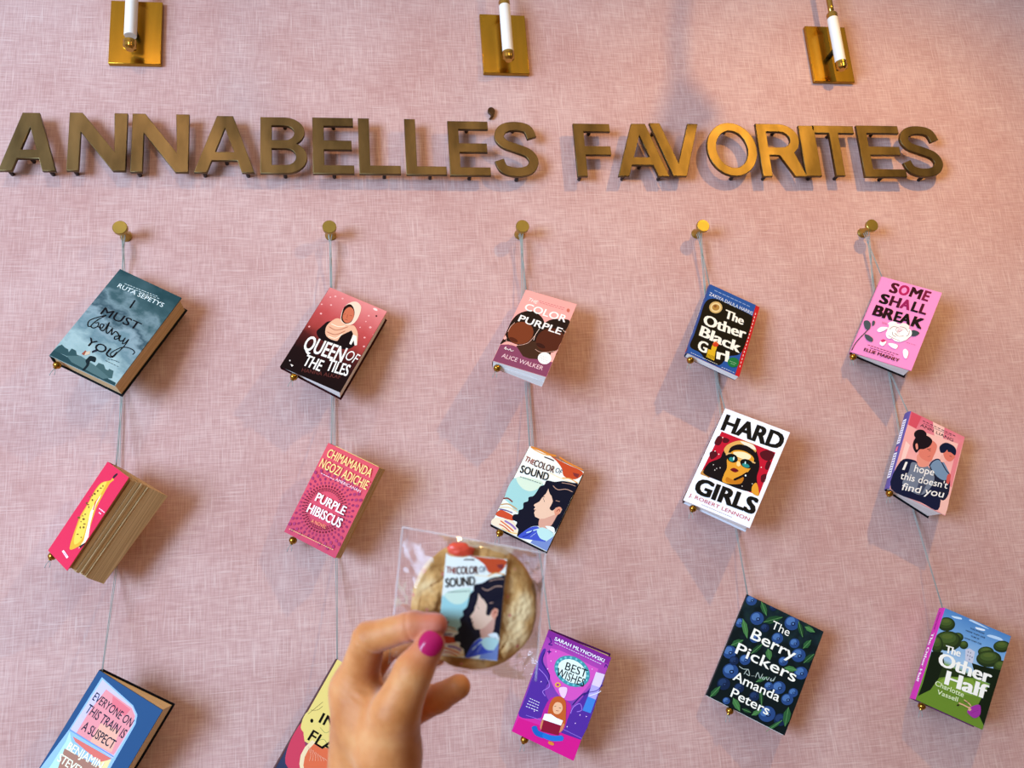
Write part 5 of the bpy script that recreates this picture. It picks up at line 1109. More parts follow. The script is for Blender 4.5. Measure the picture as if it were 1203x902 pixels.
# ------------------------------------------------------------------ brass sign letters
LET = brass('aged_brass_letters', '66563a', .42, .36, (26, 26, 9))
PIN = mat('dark_steel_pin', '3a3230', .45, .8)
def arc(cx, cy, rx, ry, a0, a1, n=14): return [(cx + rx * math.cos(math.radians(a0 + (a1 - a0) * i / n)), cy + ry * math.sin(math.radians(a0 + (a1 - a0) * i / n))) for i in range(n + 1)]
def stroke_loop(pts, wd):
    p = spline(pts, False, 6); L_, R_ = [], []
    for i, q in enumerate(p):
        t = p[min(i + 1, len(p) - 1)] - p[max(i - 1, 0)]; t = t / np.linalg.norm(t); nn = np.array([-t[1], t[0]])
        L_.append(tuple(q + nn * wd / 2)); R_.append(tuple(q - nn * wd / 2))
    return L_ + R_[::-1]
def glyph(c, w):
    s, h = .178, .15
    if c == 'A':
        a = w / 2 - .125; xl = lambda y: .195 + a * y; xr = lambda y: w - .195 - a * y
        return [[(0, 0), (a, 1), (w - a, 1), (w, 0), (w - .195, 0), (xr(.21), .21), (xl(.21), .21), (.195, 0)], [(xl(.36), .36), (xr(.36), .36), (w / 2, (w / 2 - .195) / a)]]
    if c == 'N': return [[(0, 0), (0, 1), (.19, 1), (w - .175, .33), (w - .2, 1), (w, 1), (w, 0), (w - .19, 0), (.175, .67), (.175, 0)]]
    if c == 'V': return [[(0, 1), (.19, 1), (w / 2, .24), (w - .19, 1), (w, 1), (w / 2 + .12, 0), (w / 2 - .12, 0)]]
    if c == 'E': return [[(0, 0), (0, 1), (w, 1), (w, 1 - h), (s, 1 - h), (s, .59), (w * .95, .59), (w * .95, .425), (s, .425), (s, h), (w, h), (w, 0)]]
    if c == 'F': return [[(0, 0), (0, 1), (w, 1), (w, 1 - h), (s, 1 - h), (s, .57), (w * .97, .57), (w * .97, .405), (s, .405), (s, 0)]]
    if c == 'L': return [[(0, 0), (0, 1), (s, 1), (s, h), (w, h), (w, 0)]]
    if c == 'I': return [[(0, 0), (0, 1), (w, 1), (w, 0)]]
    if c == 'T': return [[(w / 2 - s / 2, 0), (w / 2 - s / 2, 1 - h), (0, 1 - h), (0, 1), (w, 1), (w, 1 - h), (w / 2 + s / 2, 1 - h), (w / 2 + s / 2, 0)]]
    if c == 'O': return [arc(w / 2, .5, w / 2, .5, 0, 350, 35), arc(w / 2, .5, w / 2 - .165, .5 - .152, 0, 350, 35)]
    if c == 'S': return [stroke_loop([(w - .09, .70), (w * .78, .865), (w * .5, .912), (w * .24, .865), (w * .135, .72), (w * .25, .59), (w * .52, .51), (w * .78, .42), (w * .875, .275), (w * .76, .135), (w * .48, .088), (w * .2, .145), (.075, .30)], .158)]
    if c == 'B':
        x1, x2 = w * .52, w * .55
        return [[(0, 0), (0, 1)] + arc(x1, .74, w * .95 - x1, .26, 90, -58, 10) + arc(x2, .285, w - x2, .285, 62, -90, 12), [(s, .85)] + arc(x1, .72, w * .95 - x1 - .165, .13, 90, -90, 8) + [(s, .59)], [(s, .44)] + arc(x2, .295, w - x2 - .175, .145, 90, -90, 8) + [(s, .15)]]
    if c == 'R':
        x1 = w * .52
        return [[(0, 0), (0, 1)] + arc(x1, .69, w * .95 - x1, .31, 90, -50, 12) + [(w, 0), (w - .215, 0), (w * .45, .40), (s, .40), (s, 0)], [(s, .85)] + arc(x1, .70, w * .95 - x1 - .165, .15, 90, -90, 8) + [(s, .55)]]
    # apostrophe
    return [stroke_loop([(.16, .86), (.22, .6), (.18, .3), (.04, .02)], .16) if 0 else arc(w * .5, .68, w * .5, .32, -40, 200, 12) + [(w * .25, .45), (w * .45, .3), (w * .12, .04), (w * .45, .06), (w * .85, .35)]]
def sign_letter(c, x0, x1, z0, z1, label, y0=.022, d=.008):
    h = z1 - z0; wd = (x1 - x0) / h
    t = empty('sign_letter', (x0, 0, z0 + ZO)); tag(t, label, 'letter', 'brass letters of the wall sign')
    cu = bpy.data.curves.new('letter_body', 'CURVE'); cu.dimensions = '2D'; cu.fill_mode = 'BOTH'; cu.extrude = d / 2 - .0008; cu.bevel_depth = .0008; cu.bevel_resolution = 1; cu.offset = -.0008
    for lp in glyph(c, wd):
        s = cu.splines.new('POLY'); s.points.add(len(lp) - 1); s.use_cyclic_u = True
        for p, q in zip(s.points, lp): p.co = (q[0] * h, q[1] * h, 0, 1)
    o = bpy.data.objects.new('tmp', cu); me = bpy.data.meshes.new_from_object(o); bpy.data.objects.remove(o); bpy.data.curves.remove(cu)
    me.transform(Matrix.Rotation(math.pi / 2, 4, 'X')); me.transform(Matrix.Translation((0, -y0 - d / 2, 0)))
    me.materials.clear(); me.materials.append(LET if c != "'" else mat('dark_bronze', '4a3422', .4, .8)); me.name = 'letter_body'
    ob = bpy.data.objects.new('letter_face', me); COL.objects.link(ob); ob.parent = t
    if c != "'":
        W = x1 - x0
        sp = {'A': [(.5, .28), (.14, .06), (.86, .06)], 'V': [(.5, .12), (.12, .9), (.88, .9)], 'T': [(.5, .06), (.5, .9)], 'I': [(.5, .06), (.5, .9)], 'N': [(.1, .06), (.9, .94)], 'O': [(.5, .06), (.5, .94)], 'S': [(.5, .06), (.5, .94)], 'L': [(.6, .06), (.12, .9)], 'F': [(.12, .06), (.5, .93)], 'R': [(.12, .06), (.5, .93)]}.get(c, [(.5, .06), (.5, .94)])
        for u, v in sp: G().lathe([(0, .004), (y0, .004)], (u * W, 0, v * h), (0, -1, 0), 10).build('standoff_pin', PIN, t, True)
    return t
LTS = [('A', -.702, -.598, .865, .991, 'brass letter A that opens the sign, cut by the edge of the view'), ('N', -.579, -.470, .866, .993, 'brass letter N right after the first A of the sign'), ('N', -.461, -.352, .864, .993, 'second of the two neighbouring brass letters N'), ('A', -.341, -.224, .864, .991, 'brass letter A between the second N and the B'), ('B', -.213, -.120, .863, .990, 'brass letter B, the only one in the sign'), ('E', -.109, -.026, .863, .991, 'brass letter E right after the B'), ('L', -.016, .069, .863, .991, 'first of the two brass letters L in the sign'), ('L', .080, .164, .862, .991, 'second of the two brass letters L in the sign'), ('E', .171, .257, .861, .988, 'brass letter E just before the apostrophe'), ('S', .267, .363, .858, .990, 'brass letter S under the apostrophe, ending the first word'),
 ('F', .444, .526, .861, .987, 'brass letter F that opens the second word'), ('A', .534, .649, .862, .989, 'brass letter A between the F and the V'), ('V', .617, .730, .863, .991, 'brass letter V, the only one in the sign'), ('O', .744, .861, .864, .995, 'round brass letter O'), ('R', .866, .971, .864, .994, 'brass letter R with a bright gleaming stem'), ('I', .969, 1.007, .865, .991, 'narrow brass letter I between the R and the T'), ('T', 1.002, 1.104, .866, .992, 'brass letter T, the only one in the sign'), ('E', 1.112, 1.216, .864, .994, 'brass letter E between the T and the last S'), ('S', 1.213, 1.316, .864, .996, 'brass letter S that ends the sign')]
for a in LTS: sign_letter(*a)
sign_letter("'", .263, .279, 1.008, 1.037, 'small dark bronze apostrophe raised above the first word of the sign', .002, .006)

# ------------------------------------------------------------------ picture lamps above the sign
PLATE = brass('brushed_brass_plate', 'b0862e', .22, .10, (60, 60, 6)); RODB = brass('polished_brass', 'b8934a', .16, .1)
SLEEVE = mat('white_lacquer', 'e9e4e2', .35)
def lamp(x, label, zc=0):
    t = empty('picture_lamp', (x, 0, 1.12 + ZO)); tag(t, label, 'lamp', 'brass picture lamps above the sign')
    autosmooth(bevel(G().box(-.0515, .0515, -.010, 0, 0, .150).build('wall_plate', PLATE, t), .0012))
    z = lambda v: v - 1.12
    G().lathe([(0, .0055), (.030, .0055)], (0, -.010, .070), (0, -1, 0), 14).build('mounting_post', mat('shaded_post_metal', '1c1a1a', .4, .5), t, True)  # post blackened: its shadow and reflection on the plate are in the colour
    autosmooth(G().lathe([(0, .0075), (.002, .0095), (.004, .0125), (.010, .0130), (.0105, .0122), (.0135, .0122), (.014, .0130), (.020, .0130)], (0, -.045, .008), (0, 0, 1), 28).build('end_cap', RODB, t))
    autosmooth(G().lathe([(0, .0118), (.001, .0122), (.116, .0122), (.117, .0118)], (0, -.045, .028 + zc), (0, 0, 1), 28).build('white_sleeve', SLEEVE, t))
    autosmooth(G().lathe([(0, .0122), (.010, .0130), (.013, .0115), (.016, .009)], (0, -.045, .145 + zc), (0, 0, 1), 24).build('collar', RODB, t))
    pts = [(0, -.045, .15)] + [(0, -.045, .15 + .03 * i) for i in range(1, 4)]
    R = .2975; cz = .30
    for i in range(1, 15):
        a = math.pi * i / 14; pts.append((0, -.045 - R + R * math.cos(a), cz + R * .7 * math.sin(a)))
    pts.append((0, -.640, .29)); pts.append((0, -.640, .277))
    G().tube(pts, .0068, 12).build('gooseneck_arm', RODB, t, True)
    autosmooth(G().lathe([(0, .009), (.008, .012), (.016, .016), (.050, .031), (.049, .030), (.018, .015), (.012, .009)], (0, -.640, .298), (0, .12, -1), 28).build('shade', RODB, t), 40)
    return t
lamp(-.467, 'brass picture lamp over the ANN letters, its white sleeve running out of view', .012)
lamp(.311, 'brass picture lamp above the apostrophe, with collar and white sleeve')
lamp(1.093, 'brightest brass picture lamp, above the letters T and E')

# ------------------------------------------------------------------ text and printed art
def grid_(xs, ys): return tuple((x, y) for y in ys for x in xs)
FONT = {'sans': (0, 0, ((0, 0),)), 'sansb': (0, 0, grid_((0, .02), (0, .012))), 'thin': (-.004, 0, ((0, 0),)), 'bold': (0, 0, grid_((0, .018, .036), (0, .02))), 'heavy': (0, 0, grid_((0, .03, .06, .09), (0, .025, .05))), 'cond': (0, 0, grid_((0, .014), (0, .01))), 'condb': (0, 0, grid_((0, .025, .05), (0, .02))), 'brush': (0, 0, grid_((0, .025, .05), (0, .018))), 'didone': (0, 0, grid_((0, .03, .06, .085), (0, .008))), 'fatd': (0, 0, grid_((0, .03, .06, .085), (0, .008))), 'script': (0, .28, grid_((0, .014), (0, .014)))}
def glyph_mesh(text, style):
    off, shear, sh = FONT[style]
    cu = bpy.data.curves.new('t', 'FONT'); cu.body = text; cu.offset = off; cu.shear = shear; cu.resolution_u = 3; cu.size = 1
    o = bpy.data.objects.new('t', cu); me = bpy.data.meshes.new_from_object(o)
    v = [(a.co.x, a.co.y) for a in me.vertices]; f = [tuple(p.vertices) for p in me.polygons]
    bpy.data.objects.remove(o); bpy.data.meshes.remove(me); bpy.data.curves.remove(cu)
    return v, f, sh
CAP = max(y for x, y in glyph_mesh('H', 'sans')[0])
def art2d(lines):
    """-> list of (colour, verts2d, faces) in metres, origin at the top of the spine"""
    out = []
    for ln in lines.strip().split('\n'):
        p = ln.split(' '); k, c = p[0], p[1]
        pair = lambda q: [(int(q[i]) / 1e4, int(q[i + 1]) / 1e4) for i in range(0, len(q) - 1, 2)]
        if k in 'PQ':
            pts = pair(p[2:])
            if k == 'Q': pts = [tuple(q) for q in spline(pts, True, 4)]
            tri = tessellate_polygon([[Vector((x, y, 0)) for x, y in pts]]); out.append((c, pts, [tuple(t) for t in tri]))
        elif k in 'SL':
            wd = int(p[2]) / 1e5; pts = pair(p[3:]); q = spline(pts, False, 5) if k == 'S' else [np.array(a) for a in pts]
            n = len(q); V = []
            for i in range(n):
                t = q[min(i + 1, n - 1)] - q[max(i - 1, 0)]; t = t / (np.linalg.norm(t) + 1e-12); nn = np.array([-t[1], t[0]]) * wd / 2
                if k == 'S' and wd > .0012 and i in (0, n - 1): nn = nn * .35
                V += [tuple(q[i] + nn), tuple(q[i] - nn)]
            out.append((c, V, [(2 * i, 2 * i + 1, 2 * i + 3, 2 * i + 2) for i in range(n - 1)]))
        elif k == 'D':
            wd = int(p[2]) / 1e5; n = int(p[3]); (x0, y0), (x1, y1) = pair(p[4:]); V, F = [], []; rnd = random.Random(ln)
            d = np.array([x1 - x0, y1 - y0]); L_ = np.linalg.norm(d); d /= L_; nn = np.array([-d[1], d[0]]) * wd / 2; s = L_ / n
            for i in range(n):
                a = np.array([x0, y0]) + d * (s * i); b = a + d * s * rnd.uniform(.6, .85); q = len(V)
                V += [tuple(a - nn), tuple(b - nn), tuple(b + nn), tuple(a + nn)]; F.append((q, q + 1, q + 2, q + 3))
            out.append((c, V, F))
        else:
            st = p[2]; x0, y0, x1, y1, h = (int(a) / 1e4 for a in p[3:8]); tx = ' '.join(p[8:])
            V, F, sh = glyph_mesh(tx, st); mnx = min(a[0] for a in V); mxx = max(a[0] for a in V) + sh[-1][0]
            d = np.array([x1 - x0, y1 - y0]); L_ = np.linalg.norm(d); d /= L_; nn = np.array([-d[1], d[0]])
            o = np.array([x0, y0]); sx = L_ / (mxx - mnx); sy = h / (CAP + sh[-1][1])
            for q, q2 in sh: out.append((c, [tuple(o + d * ((a + q - mnx) * sx) + nn * ((b + q2) * sy)) for a, b in V], F))
    return out
def put_art(g, mats, items, H, f3, step=.000013):
    """lays the printed shapes on a cover; f3 maps (x, z, layer offset) to a point"""
    idx = {}
    for i, (c, V, F) in enumerate(items):
        m = ink(c)
        if m not in mats: mats.append(m)
        g.add([f3(x, H + z, .00004 + step * i) for x, z in V], F, mats.index(m))
def add_uv(o, W, H):
    uv = o.data.uv_layers.new(name='UVMap'); co_ = [v.co for v in o.data.vertices]
    for lp in o.data.loops: uv.data[lp.index].uv = (co_[lp.vertex_index].x / W, co_[lp.vertex_index].z / H)

# ------------------------------------------------------------------ books
def pages_mat(name, c0, c1):
    m = mat('pages_' + name, c0, .8, 0, .15); n, l, b = nodes(m)
    t = n.new('ShaderNodeTexCoord'); mp = n.new('ShaderNodeMapping'); mp.inputs['Scale'].default_value = (6, 1400, 6)
    z = n.new('ShaderNodeTexNoise'); z.inputs['Scale'].default_value = 1; z.inputs['Detail'].default_value = 3; l.new(t.outputs['Object'], mp.inputs[0]); l.new(mp.outputs[0], z.inputs['Vector'])
    r = ramp(n, [(.35, c1), (.62, c0)]); l.new(z.outputs[0], r.inputs[0]); l.new(r.outputs[0], b.inputs['Base Color']); return m
PG = {'cream': pages_mat('cream', 'e2cba4', 'c4a87e'), 'white': pages_mat('white', 'eeeaea', 'cfc8c8'), 'tan': pages_mat('tan', 'd2b48a', 'a98a62')}
BK = {
 'storm': ([-.5669, -.0902, .4729], [.8769, -.0471, -.4783], [.4773, .2013, .8554], .1294, .2096, [.0321, .0423, .0398, .032], .0057, (.0145, .016, -.0062)),
 'banana': ([-.5678, -.0393, .1351], [.5749, -.6981, -.4268], [.5362, -.0726, .841], .0958, .1773, [.0356, .0826, .0706, .0357], -.0009, (-.003, .014, -.008)),
 'train': ([-.5763, -.0445, -.244], [.827, -.1299, -.5469], [.5307, -.1406, .8358], .1278, .2091, [.0154, .0538, .0491, .0171], -.0019, (.018, .010, -.006)),
 'queen': ([-.1719, -.0655, .4478], [.879, -.1162, -.4625], [.4763, .1648, .8637], .1239, .1936, [.014, .0359, .0365, .0125], -.0008, (.0300, .009, -.0062)),
 'hibiscus': ([-.17, -.0352, .1441], [.8206, -.2825, -.4967], [.4669, -.1695, .8679], .1111, .1781, [.0238, .0316, .0259, .0238], 0, (.0179, .0119, -.0090)),
 'flame': ([-.2063, -.0844, -.2853], [.833, .1147, -.5413], [.5317, .105, .8404], .1238, .24, [.03, .032, .0316, .03], 0, (.018, .015, -.006)),
 'purple': ([.2238, -.0958, .4381], [.8925, -.23, -.388], [.445, .3076, .8411], .1082, .1961, [.0225, .0338, .0368, .0224], -.0068, (.0116, .0112, -.0062)),
 'sound': ([.2074, -.045, .1351], [.8574, -.1254, -.4992], [.5074, .0425, .8607], .1156, .1696, [.0258, .0226, .0225, .0259], .0021, (.0213, .0129, -.0062)),
 'wishes': ([.2241, -.0226, -.2336], [.8449, -.2948, -.4463], [.3685, -.2841, .8852], .1194, .1935, [.0117, .025, .025, .0093], -.0041, (.0254, .006, -.0067)),
 'comb': ([.6212, -.0772, .448], [.8805, -.0388, -.4724], [.4662, .2509, .8484], .1135, .1921, [.0167, .0192, .017, .0164], -.0025, (.0114, .0082, -.0083)),
 'glasses': ([.588, -.043, .1598], [.7907, -.3768, -.4825], [.5361, .0456, .843], .1343, .2157, [.0193, .0344, .0355, .0203], -.0064, (.0223, .0102, -.0060)),
 'berry': ([.5951, -.0245, -.2037], [.8371, -.2062, -.5067], [.5155, -.0126, .8568], .1537, .2056, [.0109, .0117, .0154, .0125], 0, (.0496, .0062, -.0062)),
 'rose': ([1.0015, -.0313, .4536], [.7637, -.4337, -.4782], [.5248, -.0142, .8511], .1236, .1973, [.0113, .039, .0418, .0166], -.0081, (.0076, .0083, -.0062)),
 'couple': ([1.0116, -.0682, .1572], [.8724, -.0325, -.4877], [.4886, .086, .8683], .1232, .1825, [.0228, .0437, .0476, .0189], -.0072, (.007, .0094, -.0062)),
 'garden': ([1.0032, -.0438, -.2444], [.8531, -.2127, -.4764], [.4719, -.0747, .8785], .1274, .1864, [.0307, .0301, .03, .0312], -.0043, (.0198, .0156, -.0062)),
}
# label, ground of the cover, hardcover?, pages, spine colour, back colour
INFO = {
 'storm': ('teal hardcover with storm clouds over a grey city skyline and a red umbrella', cover_mat('storm', [(0, '86a2a4'), (.2, 'a4babc'), (.36, '6a858e'), (.46, '8a9ea6'), (.56, '3c545e'), (.66, '72888f'), (.76, '3e5a60'), (1, '234248')], .62, 3.0, 7, (.12, .9), (1.2, 2.6)), True, 'tan', '1d2c33', '181c20'),
 'banana': ('hot pink paperback with a peeled banana cover, its pages fanned wide open', ink('d83558'), False, 'tan', 'd02a5c', 'd8b690'),
 'train': ('dark blue hardcover with a pale train window frame, hung lowest under the pink banana book', ink('335884'), True, 'cream', '1c2c50', '161a28'),
 'queen': ('dark red hardcover with a woman in a pale headscarf above big white lettering', cover_mat('queen', [(0, '140608'), (.24, '1a0709'), (.40, '4c1818'), (.5, '9c3834'), (.68, 'bc4a4a'), (.85, 'd26e6e'), (1, 'e28a88')], .12, 5, 3, (.06, .94)), True, 'white', '4a141a', '3c1016'),
 'hibiscus': ('coral pink paperback with yellow author name and rings of dark petals', cover_mat('hibiscus', [(0, 'c44660'), (.5, 'd84c60'), (1, 'd8505c')], .2, 4, 2), False, 'tan', 'c84a66', 'c8a070'),
 'flame': ('yellow and dark pink hardcover mostly hidden behind the hand', cover_mat('flame', [(0, '2c3654'), (.35, '3c4464'), (.5, 'c05068'), (.75, 'e8c080'), (1, 'f0d890')], .1, 3, 2), True, 'white', '3a1820', '201418'),
 'purple': ('thick pink paperback with two dark brown faces and a white round sticker', ink('eda8a2'), False, 'white', 'd89a94', 'e0b0aa'),
 'sound': ('pale hardcover on the wall with a black-haired girl in profile, behind the wrapped cookie', ink('eceee6'), True, 'white', '6a5048', '241c20'),
 'wishes': ('purple and magenta book with a red-haired reading girl under an oval title frame', cover_mat('wishes', [(0, 'e02a92'), (.2, 'd02c98'), (.3, '8a3aa0'), (.5, '7a3ca0'), (.7, 'b448a8'), (.9, 'a83ca0'), (1, '7c2c8c')], .25, 3, 2), True, 'white', 'a02c80', '5a2070'),
 'comb': ('small thick blue and black paperback with a yellow comb and a red fore-edge leaf', ink('2a5aa4'), False, 'white', '24407c', '1c2c54'),
 'glasses': ('white hardcover with a woman in dark sunglasses on a red panel', ink('ece9f0'), True, 'white', '4a1822', 'd8d4dc'),
 'berry': ('large dark hardcover covered with blueberries and green leaves', cover_mat('berry', [(.3, '0c1618'), (.5, '14242a'), (.7, '1c3226')], 1.0, 7, 4, (0, .5)), True, 'white', '101a20', 'e6e4e0'),
 'rose': ('bubblegum pink hardcover with a white rose and heavy dark lettering', ink('ee8fc0'), True, 'white', 'd87aa8', '1c1216'),
 'couple': ('pink hardcover with a girl with a hair bun and a boy with a backpack', cover_mat('couple', [(0, 'f0a8a8'), (.3, 'f4b4b0'), (.6, 'eda0a0'), (.85, 'e0788a'), (1, 'd8607a')], .35, 3, 3, (-.15, 1)), True, 'white', '5a4e94', '141420'),
 'garden': ('hardcover with a clipped green garden under blue sky and a bright magenta spine', cover_mat('garden', [(0, '5a7a2c'), (.45, '7a9a40'), (.5, 'a4c0dc'), (.8, '6c9acc'), (1, '4a7cb8')], .06, 4, 3), True, 'white', 'd02cb0', '6a2060'),
}
def book(k):
    F3, ex, ez, W, H, t, sh, bead = BK[k]; label, ground, hard, pg, spc, bkc = INFO[k]
    ex = Vector(ex).normalized(); ez = Vector(ez); ez = (ez - ex * ez.dot(ex)).normalized(); ey = ez.cross(ex)
    M = Matrix.Translation(Vector(F3) + Vector((0, 0, ZO))) @ Matrix((ex, ey, ez)).transposed().to_4x4()
    root = empty('hardcover_book' if hard else 'paperback_book', M=M); tag(root, label, 'book', 'books hung on the wall')
    b = .0026 if hard else .0006; ov = .0032 if hard else .0004
    # front cover with its printed art
    g = G(); mats = [ground]; wf = W
    if k == 'comb':
        wf = W * .918
        gs = G().box(0, W, .0007, .0013, 0, H); ms = [ink('c4242c'), ink('e8c8c8')]
        for i in range(16): gs.add([(W * .952, .0005, H * (.12 + .05 * i)), (W * .966, .0005, H * (.12 + .05 * i)), (W * .966, .0005, H * (.145 + .05 * i)), (W * .952, .0005, H * (.145 + .05 * i))], [(0, 1, 2, 3)], 1)
        s = gs.build('stepback_leaf', ms, root); s['label'] = 'bright red leaf behind the short front cover'
    g.box(0, wf, 0, b, 0, H)
    if hard and ground.name != 'ink_ee8fc0':
        pass
    put_art(g, mats, art2d(ART[k]), H, lambda x, z, e: (x, -e, z))
    o = g.build('front_cover', mats, root); add_uv(o, W, H)
    # back cover
    B = [(0, t[0], H), (W + sh, t[1], H), (W + sh, t[2], 0), (0, t[3], 0)]
    bc = ink(bkc)
    G().hexa([(x, y - b, z) for x, y, z in B] + B).build('back_cover', bc, root)
    # spine
    bul = .0030 if k in ('couple', 'rose', 'comb') else .0014
    g = G(); n = 6; V = []
    for z, ts in ((0, t[3]), (H, t[0])):
        for off in (0, .0012 if hard else .0006):
            for i in range(n + 1):
                a = math.pi * i / n; V.append((-bul * math.sin(a) + off, ts * (1 - math.cos(a)) / 2, z))
    q = n + 1; Fs = []
    for i in range(n): Fs += [(i, i + 1, 2 * q + i + 1, 2 * q + i), (q + i, 3 * q + i, 3 * q + i + 1, q + i + 1), (i, q + i, q + i + 1, i + 1), (2 * q + i, 2 * q + i + 1, 3 * q + i + 1, 3 * q + i)]
    g.add(V, Fs); sm = [mat('spine_' + k, spc, .45, 0, .3)]
    def sp_art(items):
        put_art(g, sm, items, 0, lambda x, z, e: (-bul - .0002 - e, z, x))
    tm = (t[0] + t[3]) / 2
    def stext(tx, c, z0, z1, y, h, st='bold'):       # reads from the top of the spine to its foot
        V, F, sh_ = glyph_mesh(tx, st); mn = min(a[0] for a in V); mx = max(a[0] for a in V) + sh_[-1][0]; m = ink(c)
        if m not in sm: sm.append(m)
        for i_, (q_, r_) in enumerate(sh_): g.add([(-bul - .0003 - .00002 * i_, y - (b_ + r_) * h / CAP, z0 + (a + q_ - mn) / (mx - mn) * (z1 - z0)) for a, b_ in V], F, sm.index(m))
    def sbox(c, z0, z1, y0, y1, e=.0002):
        m = ink(c)
        if m not in sm: sm.append(m)
        g.add([(-bul - e, y0, z0), (-bul - e, y1, z0), (-bul - e, y1, z1), (-bul - e, y0, z1)], [(0, 1, 2, 3)], sm.index(m))
    if k == 'garden':
        stext('The Other Half', 'fbeef8', H * .72, H * .18, .021, .012, 'fatd'); stext('Charlotte Vassell', '5a1450', H * .95, H * .76, .018, .006, 'sans')
    elif k == 'couple':
        sbox('e8e6f0', H * .58, H * .90, .004, .016); sbox('e8e6f0', H * .14, H * .46, .004, .016); sbox('e07a90', H * .48, H * .54, .006, .013)
        for i in range(9): sbox('6a5a9a', H * (.16 + .033 * i), H * (.175 + .033 * i), .006, .014, .0003); sbox('6a5a9a', H * (.60 + .033 * i), H * (.612 + .033 * i), .006, .014, .0003)
    elif k == 'comb':
        stext('THE OTHER BLACK GIRL', 'e8e4e0', H * .9, H * .25, .011, .006, 'sans'); sbox('c05040', H * .03, H * .08, .004, .012)
    elif k == 'wishes':
        stext('BEST WISHES', 'f0e8f0', H * .76, H * .42, .009, .006, 'sans')
    elif k == 'berry':
        stext('The Berry Pickers', 'd8d4cc', H * .9, H * .3, .009, .005, 'sans'); sbox('d0ccc4', H * .05, H * .08, .004, .008)
    elif k == 'glasses':
        sbox('ece9f0', 0, H * .10, .001, .019); sbox('ece9f0', H * .36, H * .46, .001, .019); stext('HARD GIRLS', '14100f', H * .9, H * .5, .015, .009, 'heavy')
    elif k == 'rose':
        stext('SOME SHALL BREAK', '3a1024', H * .9, H * .3, .010, .006, 'bold')
    s = g.build('spine', sm, root)
    # page block
    g = G(); x0 = .0032 if hard else .0008; xe = W - ov; e_ = .0002
    def slab(f0, f1, xa=0., za=0., zb=0., gap=0.):
        """pages between the fractions f0..f1 of the thickness"""
        def pt(x, z, f):
            top = z > H / 2; ts, tf = (t[0], t[1]) if top else (t[3], t[2]); u = x / W
            lo = b + e_; hi = (ts + (tf - ts) * u) - b - e_
            return (x + sh * u * f, lo + (hi - lo) * f, z)
        X1 = xe + xa; zt, zl = H - ov + za, ov + zb
        cols = [x0, x0 + (X1 - x0) * .5, X1]
        vs, fs = [], []
        for x in cols:
            gg = gap * (x - x0) / (X1 - x0)
            for z in (zl, zt):
                for f in (f0 + gg, f1 - gg): vs.append(pt(x, z, f))
        for c in range(2):
            a = c * 4; fs += [(a, a + 1, a + 5, a + 4), (a + 2, a + 6, a + 7, a + 3), (a, a + 4, a + 6, a + 2), (a + 1, a + 3, a + 7, a + 5)]
        fs += [(0, 2, 3, 1), (8, 9, 11, 10)]; g.add(vs, fs)
    if k == 'banana':
        for f0, f1, xa, za, zb in ((0, .08, -.006, 0, .003), (.085, .20, -.002, -.002, .005), (.21, .30, -.001, -.001, .002), (.31, .36, .001, 0, .004), (.37, .46, 0, 0, .002), (.47, .50, .0015, -.001, .001), (.51, 1, .001, 0, 0)): slab(f0, f1, xa, za, zb, .003)
    elif hard: slab(0, 1)
    else:
        slab(0, .45, -.0006, 0, .0006, .002); slab(.46, .97, 0, 0, 0, .002)
    g.build('page_block', PG[pg], root)
    return root, M
BOOKS = {k: book(k) for k in BK}
bpy.context.view_layer.update()

# ------------------------------------------------------------------ pegs and hanging cords
PEGB = brass('peg_brass', 'b09a52', .30, .08); BEAD = brass('bead_brass', 'a87c30', .2, .1); CORD = mat('grey_silk_cord', '98a09c', .6)
PX = [-.472, -.078, .313, .705, 1.098]; PZ = .7395 + ZO
PN = ['brass peg over the teal storm-cloud book', 'brass peg over the dark red headscarf book', 'brass peg over the two-faces pink paperback', 'brass peg over the blue and black comb book', 'brass peg over the bubblegum pink rose book']
for x, lb in zip(PX, PN):
    o = empty('wall_peg', (x, 0, PZ)); tag(o, lb, 'peg', 'brass pegs in a row')
    autosmooth(G().lathe([(0, .0112), (.003, .0112), (.007, .0085), (.018, .0058), (.030, .0062), (.0345, .0080)], (0, 0, 0), (0, -1, 0), 28).build('stem', PEGB, o), 30)
    autosmooth(G().lathe([(.0345, .0120), (.036, .0138), (.043, .0138), (.044, .0130)], (0, 0, 0), (0, -1, 0), 32).build('head', PEGB, o), 30)
COLS = [['storm', 'banana', 'train'], ['queen', 'hibiscus', 'flame'], ['purple', 'sound', 'wishes'], ['comb', 'glasses', 'berry'], ['rose', 'couple', 'garden']]
CN = {'storm': 'the teal storm-cloud book', 'banana': 'the hot pink banana book', 'train': 'the dark blue train-window book', 'queen': 'the dark red headscarf book', 'hibiscus': 'the coral petal-ring paperback', 'flame': 'the yellow book behind the hand', 'purple': 'the two-faces pink paperback', 'sound': 'the black-haired girl profile book', 'wishes': 'the purple reading-girl book', 'comb': 'the blue and black comb book', 'glasses': 'the white sunglasses book', 'berry': 'the blueberry book', 'rose': 'the bubblegum pink rose book', 'couple': 'the girl and boy book', 'garden': 'the green garden book'}
